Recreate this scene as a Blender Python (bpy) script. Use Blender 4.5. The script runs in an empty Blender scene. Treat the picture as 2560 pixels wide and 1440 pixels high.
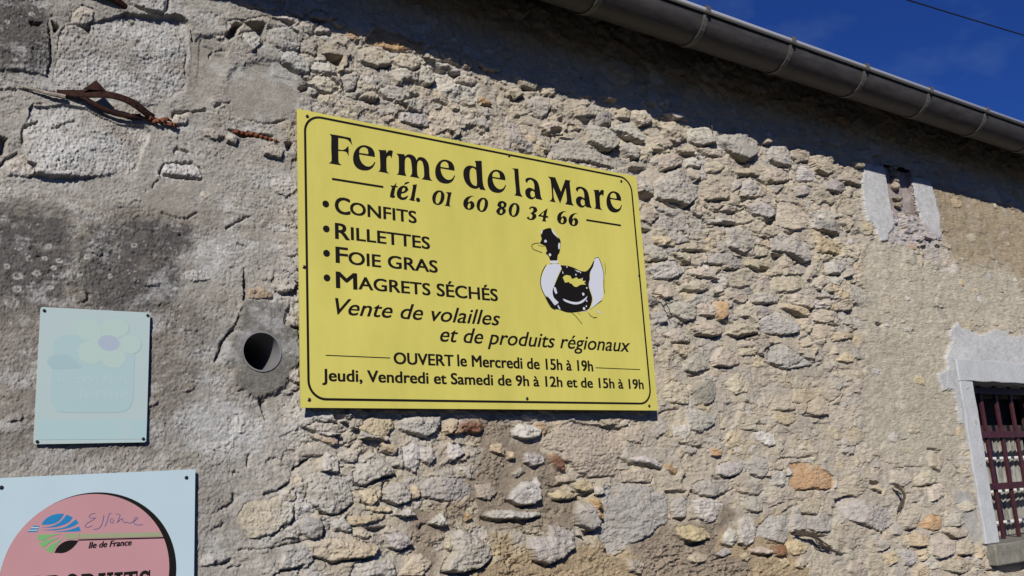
import bpy, bmesh, math, random
import numpy as np
from mathutils import Vector, Matrix

# ------------------------------------------------------------------ camera, light, exposure
CAM_R = (0.811438, -0.581308, -0.060417)
CAM_U = (-0.079933, -0.212789, 0.973823)
CAM_F = (0.578947, 0.785367, 0.21913)
LENS = 33.6118
scene = bpy.context.scene
col = scene.collection
cam_data = bpy.data.cameras.new("camera")
cam = bpy.data.objects.new("camera", cam_data)
col.objects.link(cam)
cam_data.sensor_width = 36.0
cam_data.lens = LENS
cam_data.clip_start = 0.05
cam_data.clip_end = 500.0
cam.matrix_world = Matrix(((CAM_R[0], CAM_U[0], -CAM_F[0], 0.0),
                           (CAM_R[1], CAM_U[1], -CAM_F[1], -2.4),
                           (CAM_R[2], CAM_U[2], -CAM_F[2], 1.6),
                           (0, 0, 0, 1)))
scene.camera = cam

SUN_DIR = Vector((0.85, 1.0, -0.71)).normalized()      # way the light travels
SKY_STRENGTH = 0.05
SKY_TINT = (0.26, 0.50, 1.16, 1.0)
world = bpy.data.worlds.new("World")
scene.world = world
world.use_nodes = True
wn = world.node_tree.nodes
wl = world.node_tree.links
wn.clear()
sky = wn.new("ShaderNodeTexSky")
sky.sky_type = 'NISHITA'
sky.sun_disc = False
sky.sun_elevation = math.asin(-SUN_DIR.z)
sky.sun_rotation = math.atan2(-SUN_DIR.x, -SUN_DIR.y)
sky.air_density = 0.9
sky.dust_density = 0.0
sky.ozone_density = 5.0
bg = wn.new("ShaderNodeBackground")
bg.inputs[1].default_value = SKY_STRENGTH
wo = wn.new("ShaderNodeOutputWorld")
deep = wn.new("ShaderNodeMix")            # the phone camera's deep blue sky
deep.data_type = 'RGBA'; deep.blend_type = 'MULTIPLY'; deep.inputs[0].default_value = 1.0
deep.inputs[7].default_value = SKY_TINT
wl.new(sky.outputs[0], deep.inputs[6])
wtc = wn.new("ShaderNodeTexCoord"); wmp = wn.new("ShaderNodeMapping"); wmp.inputs["Scale"].default_value = (3.0, 9.0, 14.0)
wns = wn.new("ShaderNodeTexNoise"); wns.inputs["Scale"].default_value = 1.3; wns.inputs["Detail"].default_value = 5
wmr = wn.new("ShaderNodeMapRange"); wmr.inputs[1].default_value = 0.50; wmr.inputs[2].default_value = 0.85; wmr.inputs[3].default_value = 0.0; wmr.inputs[4].default_value = 0.22
wsp = wn.new("ShaderNodeMix"); wsp.data_type = 'RGBA'; wsp.inputs[7].default_value = (4.0, 6.0, 9.0, 1.0)
wl.new(wtc.outputs["Generated"], wmp.inputs[0]); wl.new(wmp.outputs[0], wns.inputs["Vector"]); wl.new(wns.outputs["Fac"], wmr.inputs[0])
wl.new(wmr.outputs[0], wsp.inputs[0]); wl.new(deep.outputs[2], wsp.inputs[6]); wl.new(wsp.outputs[2], bg.inputs[0])
wl.new(bg.outputs[0], wo.inputs[0])

sun_data = bpy.data.lights.new("sun", 'SUN')
sun_data.energy = 5.0
sun_data.angle = math.radians(0.5)
sun_data.color = (1.0, 0.955, 0.89)
sun = bpy.data.objects.new("sun", sun_data)
col.objects.link(sun)
sun.location = (-6, -8, 9)
sun.rotation_euler = SUN_DIR.to_track_quat('-Z', 'Y').to_euler()

scene.view_settings.view_transform = 'Standard'
scene.view_settings.look = 'None'
scene.view_settings.gamma = 1.0
scene.view_settings.exposure = 0.07
scene.view_settings.use_curve_mapping = False
scene.render.engine = 'CYCLES'
scene.cycles.max_bounces = 5
scene.cycles.diffuse_bounces = 1
scene.cycles.glossy_bounces = 2

# ------------------------------------------------------------------ measured outlines (wall plane x,z)
STONES = [('g',28,[2132,2876,2167,2896,2225,2903,2275,2884,2279,2843,2238,2813,2192,2810,2139,2832]),('g',18,[2242,2906,2347,2952,2381,2932,2409,2890,2403,2868,2333,2881,2281,2890]),('g',20,[2300,2852,2355,2868,2394,2845,2365,2802,2330,2806,2303,2829]),('g',8,[1978,2786,2013,2823,2095,2833,2215,2809,2329,2796,2335,2774,2265,2749,2131,2754,1980,2743]),('g',25,[2446,2722,2501,2768,2595,2807,2636,2780,2689,2739,2677,2704,2605,2656,2525,2666,2450,2662]),('g',15,[2364,2724,2434,2725,2440,2679,2374,2679]),('b',22,[2516,2977,2601,2993,2652,2983,2645,2932,2581,2894,2544,2905,2517,2938]),('g',22,[2658,2979,2735,3004,2807,2987,2800,2940,2722,2917,2657,2925]),('b',15,[2463,2909,2515,2926,2567,2889,2526,2868,2478,2878]),('g',28,[2820,2979,2872,3002,2989,3016,3061,3002,3050,2938,2985,2901,2900,2912,2868,2927]),('g',25,[3143,2996,3236,3002,3285,2967,3276,2922,3189,2913,3131,2930]),('b',20,[3275,2997,3352,3025,3402,3008,3390,2968,3313,2944,3277,2965]),('w',14,[2619,2840,2675,2866,2722,2852,2702,2827,2628,2817]),('b',20,[2361,2995,2408,3007,2461,2986,2450,2955,2397,2940,2366,2962]),('b',18,[2291,2976,2323,2999,2364,2993,2341,2953,2287,2947]),('b',12,[1927,2851,1976,2880,2034,2880,2031,2839,1961,2826]),('b',14,[1877,2924,1910,2957,1967,2956,1983,2928,1940,2879,1894,2884]),('b',12,[2078,2943,2125,2970,2179,2954,2172,2938,2092,2918]),('d',16,[2195,2943,2232,2974,2266,2966,2249,2912,2202,2908]),('b',14,[2994,2871,3081,2865,3056,2845,2952,2834,2882,2843]),('b',15,[3087,2897,3148,2901,3275,2895,3257,2860,3157,2824,3106,2837]),('b',14,[2699,2765,2787,2808,2861,2755,2855,2719,2728,2692,2692,2716]),('b',14,[2946,2803,3023,2824,3093,2804,3094,2768,3009,2746,2929,2739]),('b',16,[2484,2832,2558,2868,2607,2853,2596,2817,2508,2779,2481,2803]),('g',16,[2948,2687,3044,2735,3137,2717,3138,2681,3075,2663,2997,2678]),('b',14,[2728,2687,2817,2694,2936,2700,2882,2668,2777,2659]),('w',16,[2710,2617,2877,2638,2881,2624,2728,2600]),('w',36,[2540,3016,2613,3033,2619,3007,2575,2993]),('b',34,[3101,3015,3140,3022,3144,3001,3104,2992]),('b',32,[2226,3021,2279,3025,2277,3011,2230,3006]),('b',14,[2640,2809,2693,2813,2695,2779,2666,2760,2643,2781]),('b',12,[2739,2850,2810,2872,2856,2854,2802,2820,2746,2812]),('b',14,[2573,2881,2681,2909,2683,2880,2615,2864]),('b',12,[2694,2907,2819,2929,2849,2898,2757,2883]),('b',12,[2373,2620,2434,2632,2460,2599,2407,2560,2366,2569]),('b',24,[3405,2984,3461,3015,3520,3014,3578,3007,3566,2949,3517,2919,3436,2934]),('g',16,[3493,2888,3577,2920,3643,2905,3654,2878,3596,2850,3485,2848]),('d',20,[3403,2696,3508,2720,3581,2708,3544,2654,3476,2652,3413,2665]),('g',22,[3071,2584,3152,2613,3245,2619,3348,2584,3318,2513,3267,2498,3181,2530,3076,2529]),('y',16,[3380,2624,3470,2624,3567,2603,3549,2563,3374,2555]),('g',14,[3432,2519,3499,2526,3552,2499,3503,2468,3429,2467]),('g',14,[2825,2599,2933,2617,2996,2570,2982,2534,2899,2501,2819,2521]),('b',14,[2773,2483,2856,2496,2903,2487,2875,2440,2784,2427]),('y',16,[2908,2472,2996,2491,3069,2488,3062,2453,2989,2451,2919,2454]),('b',12,[3064,2424,3274,2452,3286,2398,3181,2369,3052,2359]),('g',20,[2947,2704,3047,2738,3148,2716,3135,2688,3071,2665,2992,2670]),('g',14,[2925,2781,2997,2828,3051,2800,3029,2761,2953,2740]),('b',12,[3155,2753,3304,2763,3389,2705,3365,2665,3232,2633,3135,2647]),('g',12,[3269,2827,3372,2858,3379,2816,3295,2793]),('w',14,[3321,2926,3398,2950,3440,2912,3399,2873,3317,2866]),('b',12,[3566,2910,3657,2969,3723,2945,3768,2906,3671,2915]),('b',26,[3712,3018,3806,3034,3788,2996,3741,2988]),('g',12,[2901,2808,2952,2816,2939,2783,2885,2755]),('y',20,[2401,2511,2468,2519,2525,2503,2518,2488,2439,2480,2412,2491]),('g',14,[2373,2476,2421,2481,2481,2466,2476,2433,2389,2421,2370,2451]),('b',16,[2490,2460,2535,2472,2598,2456,2594,2434,2555,2434,2522,2449]),('g',18,[2371,2388,2437,2422,2510,2433,2553,2419,2558,2391,2506,2368,2471,2358,2409,2356]),('b',14,[2529,2497,2622,2518,2707,2509,2699,2489,2601,2479,2536,2479]),('g',12,[2688,2481,2811,2493,2901,2480,2902,2453,2844,2432,2782,2445,2692,2440]),('b',14,[2581,2408,2664,2423,2724,2410,2751,2383,2689,2385,2588,2390]),('b',16,[2512,2340,2609,2363,2685,2362,2692,2341,2639,2326,2560,2330]),('p',16,[2409,2321,2440,2341,2480,2320,2477,2292,2447,2282,2410,2290]),('g',18,[2439,2261,2499,2283,2572,2277,2592,2247,2583,2218,2537,2204,2496,2219,2446,2237]),('b',16,[2601,2272,2658,2284,2702,2272,2692,2235,2616,2238]),('o',26,[2705,2291,2758,2298,2763,2262,2753,2232,2715,2219,2697,2236]),('d',14,[2708,2324,2752,2324,2760,2306,2718,2306]),('g',14,[2370,2232,2422,2239,2448,2220,2436,2198,2378,2185]),('b',20,[2564,2185,2636,2207,2698,2211,2726,2191,2711,2165,2674,2156,2605,2163]),('b',26,[2749,2174,2841,2219,2888,2211,2930,2195,2922,2183,2838,2171,2790,2165]),('b',18,[2416,2153,2485,2177,2554,2149,2551,2128,2468,2124,2447,2141]),('g',14,[2937,2236,3052,2278,3132,2271,3189,2228,3177,2200,3092,2184,2978,2186,2937,2206]),('b',14,[3207,2261,3270,2268,3281,2234,3243,2196,3203,2210]),('y',20,[3090,2296,3129,2318,3253,2307,3264,2272,3221,2269,3141,2287]),('b',18,[3113,2356,3215,2364,3306,2359,3312,2323,3276,2301,3176,2317,3119,2329]),('g',16,[2904,2335,2997,2354,3097,2335,3087,2315,2971,2303,2912,2313]),('b',14,[3311,2444,3396,2455,3408,2420,3356,2387,3310,2407]),('b',14,[3288,2297,3354,2314,3459,2301,3492,2270,3460,2244,3384,2248,3298,2258]),('y',12,[3390,2220,3486,2217,3572,2213,3554,2196,3413,2177]),('g',12,[2993,2146,3063,2153,3139,2126,3221,2090,3247,2068,3066,2047,2975,2078]),('b',12,[3184,2174,3242,2192,3292,2136,3255,2107,3173,2119]),('b',12,[2807,2140,2891,2159,2930,2131,2908,2101,2815,2097]),('b',12,[3288,2238,3369,2239,3362,2175,3314,2153,3273,2194]),('b',12,[2918,2478,3035,2505,3071,2477,3059,2445,2984,2442,2919,2455]),('p',14,[2663,2070,2696,2117,2738,2121,2802,2097,2812,2061,2746,2044,2665,2049]),('d',8,[2543,1929,2570,1980,2637,1996,2674,1976,2658,1941,2623,1906,2560,1908]),('b',8,[2711,1987,2801,2032,2848,1994,2847,1958,2766,1942,2733,1963]),('b',8,[2373,1949,2443,1991,2515,1969,2520,1932,2511,1905,2413,1910]),('g',10,[2489,1884,2566,1888,2646,1865,2632,1834,2554,1804,2499,1818]),('b',12,[3177,1918,3254,1942,3329,1920,3313,1874,3237,1862,3169,1877]),('y',5,[2971,1887,3065,1880,3111,1851,3055,1826,2979,1844]),('w',8,[2848,1805,2902,1808,2965,1794,2962,1751,2918,1748,2863,1770]),('o',14,[2594,1747,2624,1753,2656,1732,2639,1719,2600,1723]),('g',12,[2629,1689,2691,1704,2746,1696,2767,1672,2738,1649,2671,1644,2624,1659]),('g',12,[2775,1689,2837,1715,2894,1707,2903,1664,2855,1635,2795,1654]),('g',10,[2507,2044,2583,2098,2649,2076,2643,2038,2561,2018,2509,2023]),('b',8,[2811,2122,2893,2130,2910,2101,2827,2090]),('b',8,[3174,2138,3260,2150,3260,2092,3202,2101]),('y',8,[3411,2097,3484,2136,3531,2110,3526,2089,3435,2090]),('b',8,[2957,1905,2998,1946,3076,1939,3107,1892,3026,1884]),('o',8,[3027,1683,3119,1688,3209,1668,3290,1628,3297,1602,3273,1578,3121,1584,3052,1580,3012,1602,3048,1647]),('w',8,[2995,1659,3024,1666,3036,1644,3007,1636]),('g',10,[2914,1665,2984,1663,2999,1624,2973,1600,2903,1607]),('g',12,[2490,1626,2544,1640,2619,1624,2686,1608,2643,1590,2563,1577,2512,1586]),('g',12,[2382,1576,2438,1586,2454,1570,2437,1517,2392,1516,2378,1545]),('w',14,[2482,1568,2521,1579,2611,1572,2641,1548,2602,1517,2579,1492,2541,1492,2505,1506,2487,1539]),('y',20,[2388,1488,2448,1494,2520,1477,2558,1452,2542,1437,2475,1429,2422,1442,2389,1463]),('b',14,[2437,1388,2480,1401,2529,1384,2513,1367,2465,1361,2440,1373]),('g',10,[2730,1570,2818,1573,2856,1554,2839,1514,2781,1514,2730,1540]),('w',14,[2700,1482,2755,1512,2788,1493,2803,1459,2775,1418,2731,1398,2694,1414,2694,1446]),('w',12,[2610,1445,2663,1471,2696,1456,2690,1424,2652,1404,2611,1416]),('g',10,[2810,1468,2883,1498,2980,1492,2969,1407,2939,1392,2867,1411,2798,1433]),('g',12,[2990,1492,3059,1498,3087,1469,3069,1435,2996,1433]),('g',10,[3100,1479,3192,1502,3261,1466,3233,1421,3145,1420,3092,1441]),('g',14,[3289,1540,3384,1551,3501,1508,3647,1485,3661,1435,3570,1391,3480,1420,3333,1462,3283,1512]),('b',8,[3051,1544,3144,1554,3205,1537,3160,1489,3080,1494,3052,1523]),('b',8,[3294,1562,3317,1613,3434,1631,3511,1606,3506,1557,3413,1542]),('y',14,[3527,1590,3591,1584,3590,1553,3529,1571]),('r',16,[2863,1388,2943,1389,2942,1352,2884,1356]),('p',14,[2749,1387,2812,1395,2866,1374,2853,1362,2767,1372]),('y',14,[2955,1395,3017,1401,3073,1376,3051,1350,2985,1348,2950,1368]),('g',12,[2567,1381,2603,1401,2642,1401,2654,1384,2608,1372]),('y',12,[2696,1368,2728,1382,2755,1363,2732,1347,2704,1354]),('b',12,[2998,1330,3038,1341,3067,1314,3018,1295,2988,1307]),('y',10,[2902,1341,2941,1345,2963,1320,2922,1306]),('b',12,[3141,1399,3227,1389,3311,1365,3310,1333,3234,1343,3147,1370]),('w',20,[1730,1815,1754,1836,1803,1836,1843,1818,1818,1793,1764,1791,1729,1801]),('p',8,[1826,1778,1885,1814,1964,1847,2076,1831,2188,1823,2196,1761,2164,1705,2159,1663,2034,1667,1986,1680,1933,1729,1926,1751,1861,1759]),('y',14,[1641,1777,1684,1780,1696,1762,1690,1741,1648,1753]),('g',16,[1765,1747,1810,1750,1850,1731,1843,1713,1793,1707,1767,1722]),('y',16,[1704,1752,1730,1751,1728,1730,1707,1731]),('r',16,[1850,1742,1897,1744,1928,1725,1920,1689,1889,1701]),('g',10,[1721,1688,1758,1708,1774,1690,1733,1677]),('w',26,[1708,1633,1745,1660,1794,1661,1809,1677,1821,1657,1812,1608,1784,1592,1731,1594,1702,1613]),('w',22,[1607,1574,1645,1582,1704,1579,1817,1564,1807,1552,1711,1554,1643,1558]),('y',18,[1849,1620,1892,1633,1966,1615,1950,1601,1875,1601]),('y',20,[1959,1652,1999,1659,2041,1645,2034,1627,1995,1621,1962,1630]),('b',14,[1897,1636,1931,1649,1957,1630,1966,1619,1924,1624]),('w',14,[2045,1637,2084,1632,2078,1614,2052,1611]),('b',12,[1886,1676,1938,1678,1970,1659,1926,1653,1894,1654]),('g',30,[1951,1558,1968,1593,2016,1587,2046,1546,2042,1513,2007,1501,1961,1522]),('o',22,[2012,1602,2042,1608,2066,1578,2062,1534,2045,1539,2024,1576]),('g',14,[2089,1628,2167,1644,2296,1624,2368,1582,2356,1498,2313,1497,2255,1466,2170,1446,2116,1421,2082,1428,2053,1480,2066,1552]),('g',22,[1767,1496,1838,1495,1846,1529,1887,1523,1945,1502,1941,1456,1887,1425,1831,1413,1788,1427,1765,1469]),('b',12,[1955,1505,1982,1492,1976,1482,1953,1489]),('w',18,[2202,1723,2277,1729,2355,1700,2348,1684,2285,1701,2217,1711]),('o',12,[2361,1699,2394,1699,2424,1670,2406,1663,2369,1680]),('b',10,[2177,1685,2251,1691,2313,1669,2298,1639,2183,1647]),('b',14,[2150,1404,2180,1402,2234,1383,2210,1352,2160,1363]),('b',10,[2088,1851,2161,1866,2218,1858,2205,1839,2111,1831]),('b',10,[2163,1835,2207,1858,2238,1851,2182,1823]),('r',22,[1512,1809,1543,1850,1614,1857,1620,1823,1602,1810,1553,1811]),('y',20,[1481,1830,1506,1854,1534,1847,1521,1823,1496,1806,1482,1817]),('g',20,[1332,1841,1354,1857,1411,1859,1475,1862,1473,1833,1424,1800,1371,1811,1338,1827]),('y',16,[1206,1822,1243,1857,1320,1857,1323,1827,1277,1795,1245,1808]),('b',10,[1189,1857,1232,1862,1224,1838,1192,1828]),('b',8,[1049,1832,1086,1846,1175,1841,1188,1825,1160,1812,1085,1819]),('o',12,[1059,1815,1119,1806,1150,1806,1149,1787,1132,1781,1085,1799]),('g',10,[1060,1706,1117,1714,1151,1703,1188,1662,1190,1625,1149,1602,1108,1602,1063,1637,1057,1682]),('g',16,[1196,1711,1208,1755,1269,1760,1308,1727,1320,1699,1266,1690,1219,1670,1195,1680]),('y',18,[1273,1786,1306,1788,1328,1772,1316,1753,1283,1763]),('w',12,[1343,1772,1389,1784,1404,1771,1406,1738,1385,1699,1352,1719]),('w',16,[1404,1771,1442,1770,1453,1743,1428,1717,1402,1741]),('w',16,[1498,1783,1538,1779,1553,1751,1507,1729,1492,1742]),('g',18,[1283,1658,1310,1676,1350,1671,1368,1645,1363,1623,1318,1615,1286,1632]),('g',14,[1398,1656,1438,1687,1545,1680,1579,1639,1529,1615,1478,1617,1409,1633]),('b',12,[1585,1659,1643,1663,1667,1635,1631,1613,1591,1625]),('y',12,[1372,1667,1395,1666,1390,1628,1367,1629]),('y',14,[1219,1660,1258,1662,1261,1631,1239,1613,1218,1629]),('y',14,[1214,1608,1239,1616,1304,1613,1307,1597,1253,1600]),('y',16,[1169,1589,1281,1595,1288,1582,1227,1570,1182,1567]),('w',18,[1321,1587,1362,1605,1380,1583,1335,1583]),('w',24,[1421,1562,1468,1591,1478,1552,1458,1547,1424,1555]),('d',18,[1039,1576,1049,1593,1091,1594,1104,1566,1097,1546,1064,1542,1045,1555]),('g',16,[1124,1580,1162,1593,1182,1567,1178,1552,1131,1558]),('b',14,[1185,1555,1216,1559,1237,1542,1229,1532,1188,1542]),('y',18,[1055,1531,1114,1541,1188,1533,1257,1510,1242,1484,1187,1482,1129,1475,1074,1500]),('g',22,[1279,1536,1315,1540,1352,1534,1362,1509,1328,1492,1292,1504]),('g',8,[1179,1450,1186,1470,1263,1482,1306,1473,1315,1426,1178,1432]),('g',26,[1488,1519,1525,1536,1576,1516,1631,1476,1633,1446,1586,1421,1530,1416,1464,1422,1469,1443,1498,1476]),('o',14,[1543,1577,1560,1586,1567,1566,1546,1558]),('b',10,[1368,1474,1394,1478,1431,1450,1391,1419,1318,1425]),('b',5,[986,1664,1024,1672,1030,1650,1004,1637,985,1647]),('g',4,[991,1530,1055,1531,1080,1488,1047,1470,984,1476]),('b',7,[1153,1812,1203,1825,1216,1799,1173,1778,1153,1787]),('b',8,[1152,1756,1208,1774,1204,1736,1172,1734]),('b',10,[3680,1642,3803,1639,3837,1589,3745,1566,3673,1586]),('b',10,[3850,1606,3963,1634,4035,1591,3979,1570,3838,1562]),('b',10,[3982,1702,4085,1709,4099,1667,4044,1622,3975,1647]),('b',14,[3689,1469,3801,1480,3855,1446,3802,1397,3731,1393,3687,1430]),('o',14,[3821,1409,3928,1447,4021,1428,3991,1381,3924,1376,3833,1395]),('g',14,[4067,1439,4179,1442,4201,1399,4143,1380,4026,1387]),('p',16,[3989,1372,4107,1373,4205,1353,4181,1332,4070,1335]),('b',16,[3905,1364,3970,1364,4081,1317,4044,1275,3931,1257,3882,1283]),('b',16,[4083,1321,4180,1328,4230,1292,4192,1254,4099,1262]),('y',14,[3702,1369,3797,1380,3885,1352,3859,1315,3743,1324]),('g',16,[3664,1313,3734,1316,3778,1278,3731,1248,3679,1253]),('b',16,[3922,1254,4021,1255,4185,1232,4198,1191,4084,1183,3928,1219]),('y',14,[3529,1303,3613,1317,3648,1280,3577,1261]),('y',10,[3734,1231,3810,1254,3867,1228,3839,1188,3725,1198]),('g',14,[3498,1354,3566,1366,3603,1338,3533,1319]),('y',12,[4236,1283,4293,1292,4324,1248,4255,1231]),('y',12,[3777,1304,3842,1312,3880,1275,3812,1259]),('b',10,[3942,1558,4063,1571,4064,1516,3941,1495]),('b',8,[4129,1477,4264,1489,4306,1449,4195,1437]),('b',14,[938,2987,988,3015,1054,3010,1047,2993,1024,2976,977,2982]),('g',14,[941,2939,984,2975,1021,2963,1050,2936,1046,2913,1006,2903,966,2919]),('b',10,[1054,2949,1103,2965,1106,2935,1094,2905,1057,2912]),('g',14,[995,2889,1027,2905,1086,2877,1074,2844,1041,2844,994,2871]),('w',14,[1082,2861,1090,2889,1132,2895,1166,2892,1162,2860,1127,2856,1101,2858]),('g',20,[1070,3029,1089,3048,1131,3046,1138,3030,1104,3023]),('b',12,[1095,2982,1107,3008,1146,3015,1149,2996,1114,2979]),('b',14,[1142,3029,1181,3044,1201,3025,1169,3013]),('o',12,[1264,2997,1290,3040,1323,3044,1382,3039,1424,3033,1464,3039,1462,2997,1432,3010,1371,2987,1313,2989,1276,2984]),('b',14,[1231,2961,1276,2984,1337,2971,1340,2936,1294,2913,1242,2925]),('b',16,[1345,2953,1384,2986,1444,2993,1456,2963,1420,2934,1373,2931]),('g',14,[1177,2867,1221,2889,1244,2879,1219,2827,1196,2822]),('g',18,[1442,2943,1465,2963,1499,2952,1506,2917,1470,2892,1445,2911]),('g',16,[1514,2984,1573,2990,1604,2972,1590,2960,1526,2962]),('b',14,[1521,3040,1576,3045,1607,3027,1601,2996,1546,3000,1525,3020]),('b',14,[1673,3034,1722,3050,1770,3035,1768,3013,1705,3003]),('y',12,[1617,3034,1645,3043,1663,3019,1647,2990,1615,2995]),('g',12,[1304,2841,1333,2871,1384,2874,1403,2842,1356,2820,1324,2825]),('o',12,[1679,2904,1708,2910,1726,2884,1687,2880]),('g',10,[1380,2786,1415,2804,1475,2804,1486,2763,1434,2757,1379,2762]),('b',16,[1794,2954,1830,2970,1863,2951,1831,2927,1797,2933]),('g',12,[1877,2932,1920,2959,1973,2961,1986,2932,1934,2878,1885,2899]),('b',12,[1828,3014,1894,3020,1930,3010,1917,2980,1850,2979]),('b',14,[1238,2808,1279,2843,1303,2825,1294,2808,1258,2804]),('b',10,[1074,2822,1097,2849,1142,2852,1180,2822,1126,2799]),('b',12,[1585,2959,1655,2975,1693,2966,1649,2939,1588,2935]),('y',12,[924,3024,967,3044,1003,3050,996,3029,938,3002]),('b',12,[1014,3036,1062,3039,1058,3015,1021,3020]),('b',12,[1940,3007,1999,3025,2006,2981,1952,2970]),('g',7,[405,2675,415,2819,448,2844,493,2855,527,2878,570,2900,655,2915,693,2932,725,2920,734,2834,723,2724,666,2671,630,2661,505,2670,449,2662]),('d',5,[263,2881,387,2916,385,2847,394,2768,392,2691,340,2692,274,2680]),('g',14,[542,2954,676,2992,676,2956,658,2923,597,2924,573,2928]),('g',7,[344,2507,357,2602,423,2622,478,2626,564,2592,622,2609,641,2593,619,2508,611,2477,457,2435,352,2430]),('b',12,[438,2868,463,2894,492,2889,490,2858,468,2836,442,2839]),('w',12,[877,2938,916,2940,937,2908,902,2871,881,2909]),('g',10,[944,2955,1009,2979,1045,2966,1045,2920,993,2900,947,2915]),('b',14,[832,2608,848,2621,868,2611,861,2594,838,2597]),('b',6,[773,2625,802,2633,838,2613,809,2597,777,2608]),('b',14,[936,2599,977,2617,1002,2600,991,2576,942,2579]),('y',14,[846,3029,881,3027,962,3042,1002,3046,998,3029,926,3006,867,3005]),('b',8,[833,2948,874,2963,944,2992,1031,2992,1016,2977,944,2959,840,2903]),('b',6,[688,2635,707,2652,738,2662,732,2630,695,2617]),('w',5,[668,2492,674,2509,703,2517,737,2525,762,2519,773,2499,773,2484,725,2483,676,2482]),('b',5,[311,2450,345,2480,351,2462,375,2451,363,2425,317,2421]),('o',10,[896,2191,929,2208,966,2187,966,2176,898,2169]),('b',14,[1006,2117,1019,2129,1041,2127,1041,2103,1011,2101]),('p',10,[1004,1975,1039,1987,1042,1946,1015,1955]),('y',6,[865,1603,895,1646,939,1644,983,1657,1024,1632,1015,1583,966,1560,903,1553,888,1576]),('y',5,[979,1661,1008,1675,1028,1662,1024,1640,991,1641]),('g',6,[783,1530,820,1524,854,1507,827,1498,783,1498])]
HOLES = [(22,[2092,2916,2165,2926,2162,2900,2122,2890]),(26,[2334,2770,2410,2777,2400,2748,2340,2743]),(34,[2368,2676,2440,2675,2435,2642,2371,2651]),(16,[1968,2849,2030,2860,2026,2843,1967,2832]),(20,[2616,2869,2670,2878,2667,2863,2621,2855]),(20,[2444,2853,2487,2851,2459,2828]),(24,[2927,2732,2978,2736,2953,2713]),(22,[1940,2766,1971,2767,1966,2736,1949,2742]),(26,[1562,2962,1604,2963,1580,2945]),(20,[1046,2799,1081,2816,1078,2800,1055,2790]),(26,[1125,2916,1178,2918,1174,2894,1132,2899]),(26,[1007,2629,1032,2633,1028,2604,1014,2605]),(22,[1077,3020,1130,3026,1107,3012]),(26,[828,2903,860,2948,874,2948,860,2915,837,2898]),(24,[874,2959,944,2966,937,2920,909,2938]),(22,[396,2833,412,2825,402,2806]),(22,[468,2836,487,2841,484,2823]),(30,[843,2634,875,2633,974,2641,960,2633,875,2619]),(22,[297,2520,313,2514,307,2477,300,2470]),(14,[347,2824,369,2826,369,2817,351,2812]),(24,[2705,2325,2763,2324,2749,2305,2708,2309]),(30,[3075,2517,3149,2519,3127,2495,3086,2494]),(26,[2981,2457,3055,2456,3047,2440,2989,2434]),(22,[3205,2498,3247,2490,3232,2481]),(22,[3175,2624,3243,2628,3232,2605,3196,2607]),(22,[2655,2231,2691,2234,2690,2223,2659,2223]),(20,[2448,2220,2486,2219,2465,2207]),(26,[2367,2541,2414,2538,2403,2527,2370,2525]),(24,[2809,2155,2922,2181,2920,2174,2819,2150]),(28,[1978,1500,2006,1496,2041,1506,2025,1489,1985,1471]),(20,[2043,1564,2064,1559,2061,1549]),(18,[1970,1610,2039,1619,2008,1602]),(28,[1227,1557,1287,1559,1276,1543,1240,1548]),(22,[1398,1656,1401,1630,1390,1628]),(22,[1398,1560,1417,1556,1404,1537,1397,1544]),(26,[1095,1587,1103,1581,1107,1545,1097,1546]),(30,[3734,2276,3786,2273,3784,2262,3734,2261]),(22,[4015,2264,4034,2248,4018,2247]),(24,[3922,1572,3995,1569,3977,1563]),(24,[3810,1499,3869,1499,3859,1492]),(30,[4346,1205,4693,1186,4676,1139,4466,1149,4383,1179]),(26,[3722,1389,3801,1393,3781,1377]),(24,[4090,1260,4209,1253,4155,1246]),(20,[3525,1604,3592,1589,3593,1563,3537,1578]),(24,[3997,1371,4069,1333,4182,1334,4127,1327,4067,1327]),(26,[2430,1429,2547,1440,2473,1415]),(26,[2392,1515,2437,1514,2433,1501]),(22,[3244,1333,3315,1329,3301,1320,3248,1324]),(22,[2994,1426,3062,1432,3144,1413,3211,1401,3139,1392,3062,1404]),(26,[2837,1357,2879,1360,2850,1342]),(20,[2564,1367,2638,1377,2578,1363]),(22,[3253,1510,3294,1507,3268,1500]),(20,[3069,1494,3109,1494,3084,1485]),(24,[4026,2892,4107,2903,4102,2884,4051,2874]),(26,[4201,2841,4253,2845,4278,2806,4253,2809]),(22,[3049,2662,3131,2667,3104,2643,3067,2644]),(22,[2922,2720,2982,2739,2948,2707]),(20,[3803,2693,3842,2683,3822,2675]),(20,[984,2102,1006,2106,1007,2097,987,2097]),(20,[1027,2100,1042,2098,1041,2089])]
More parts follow.
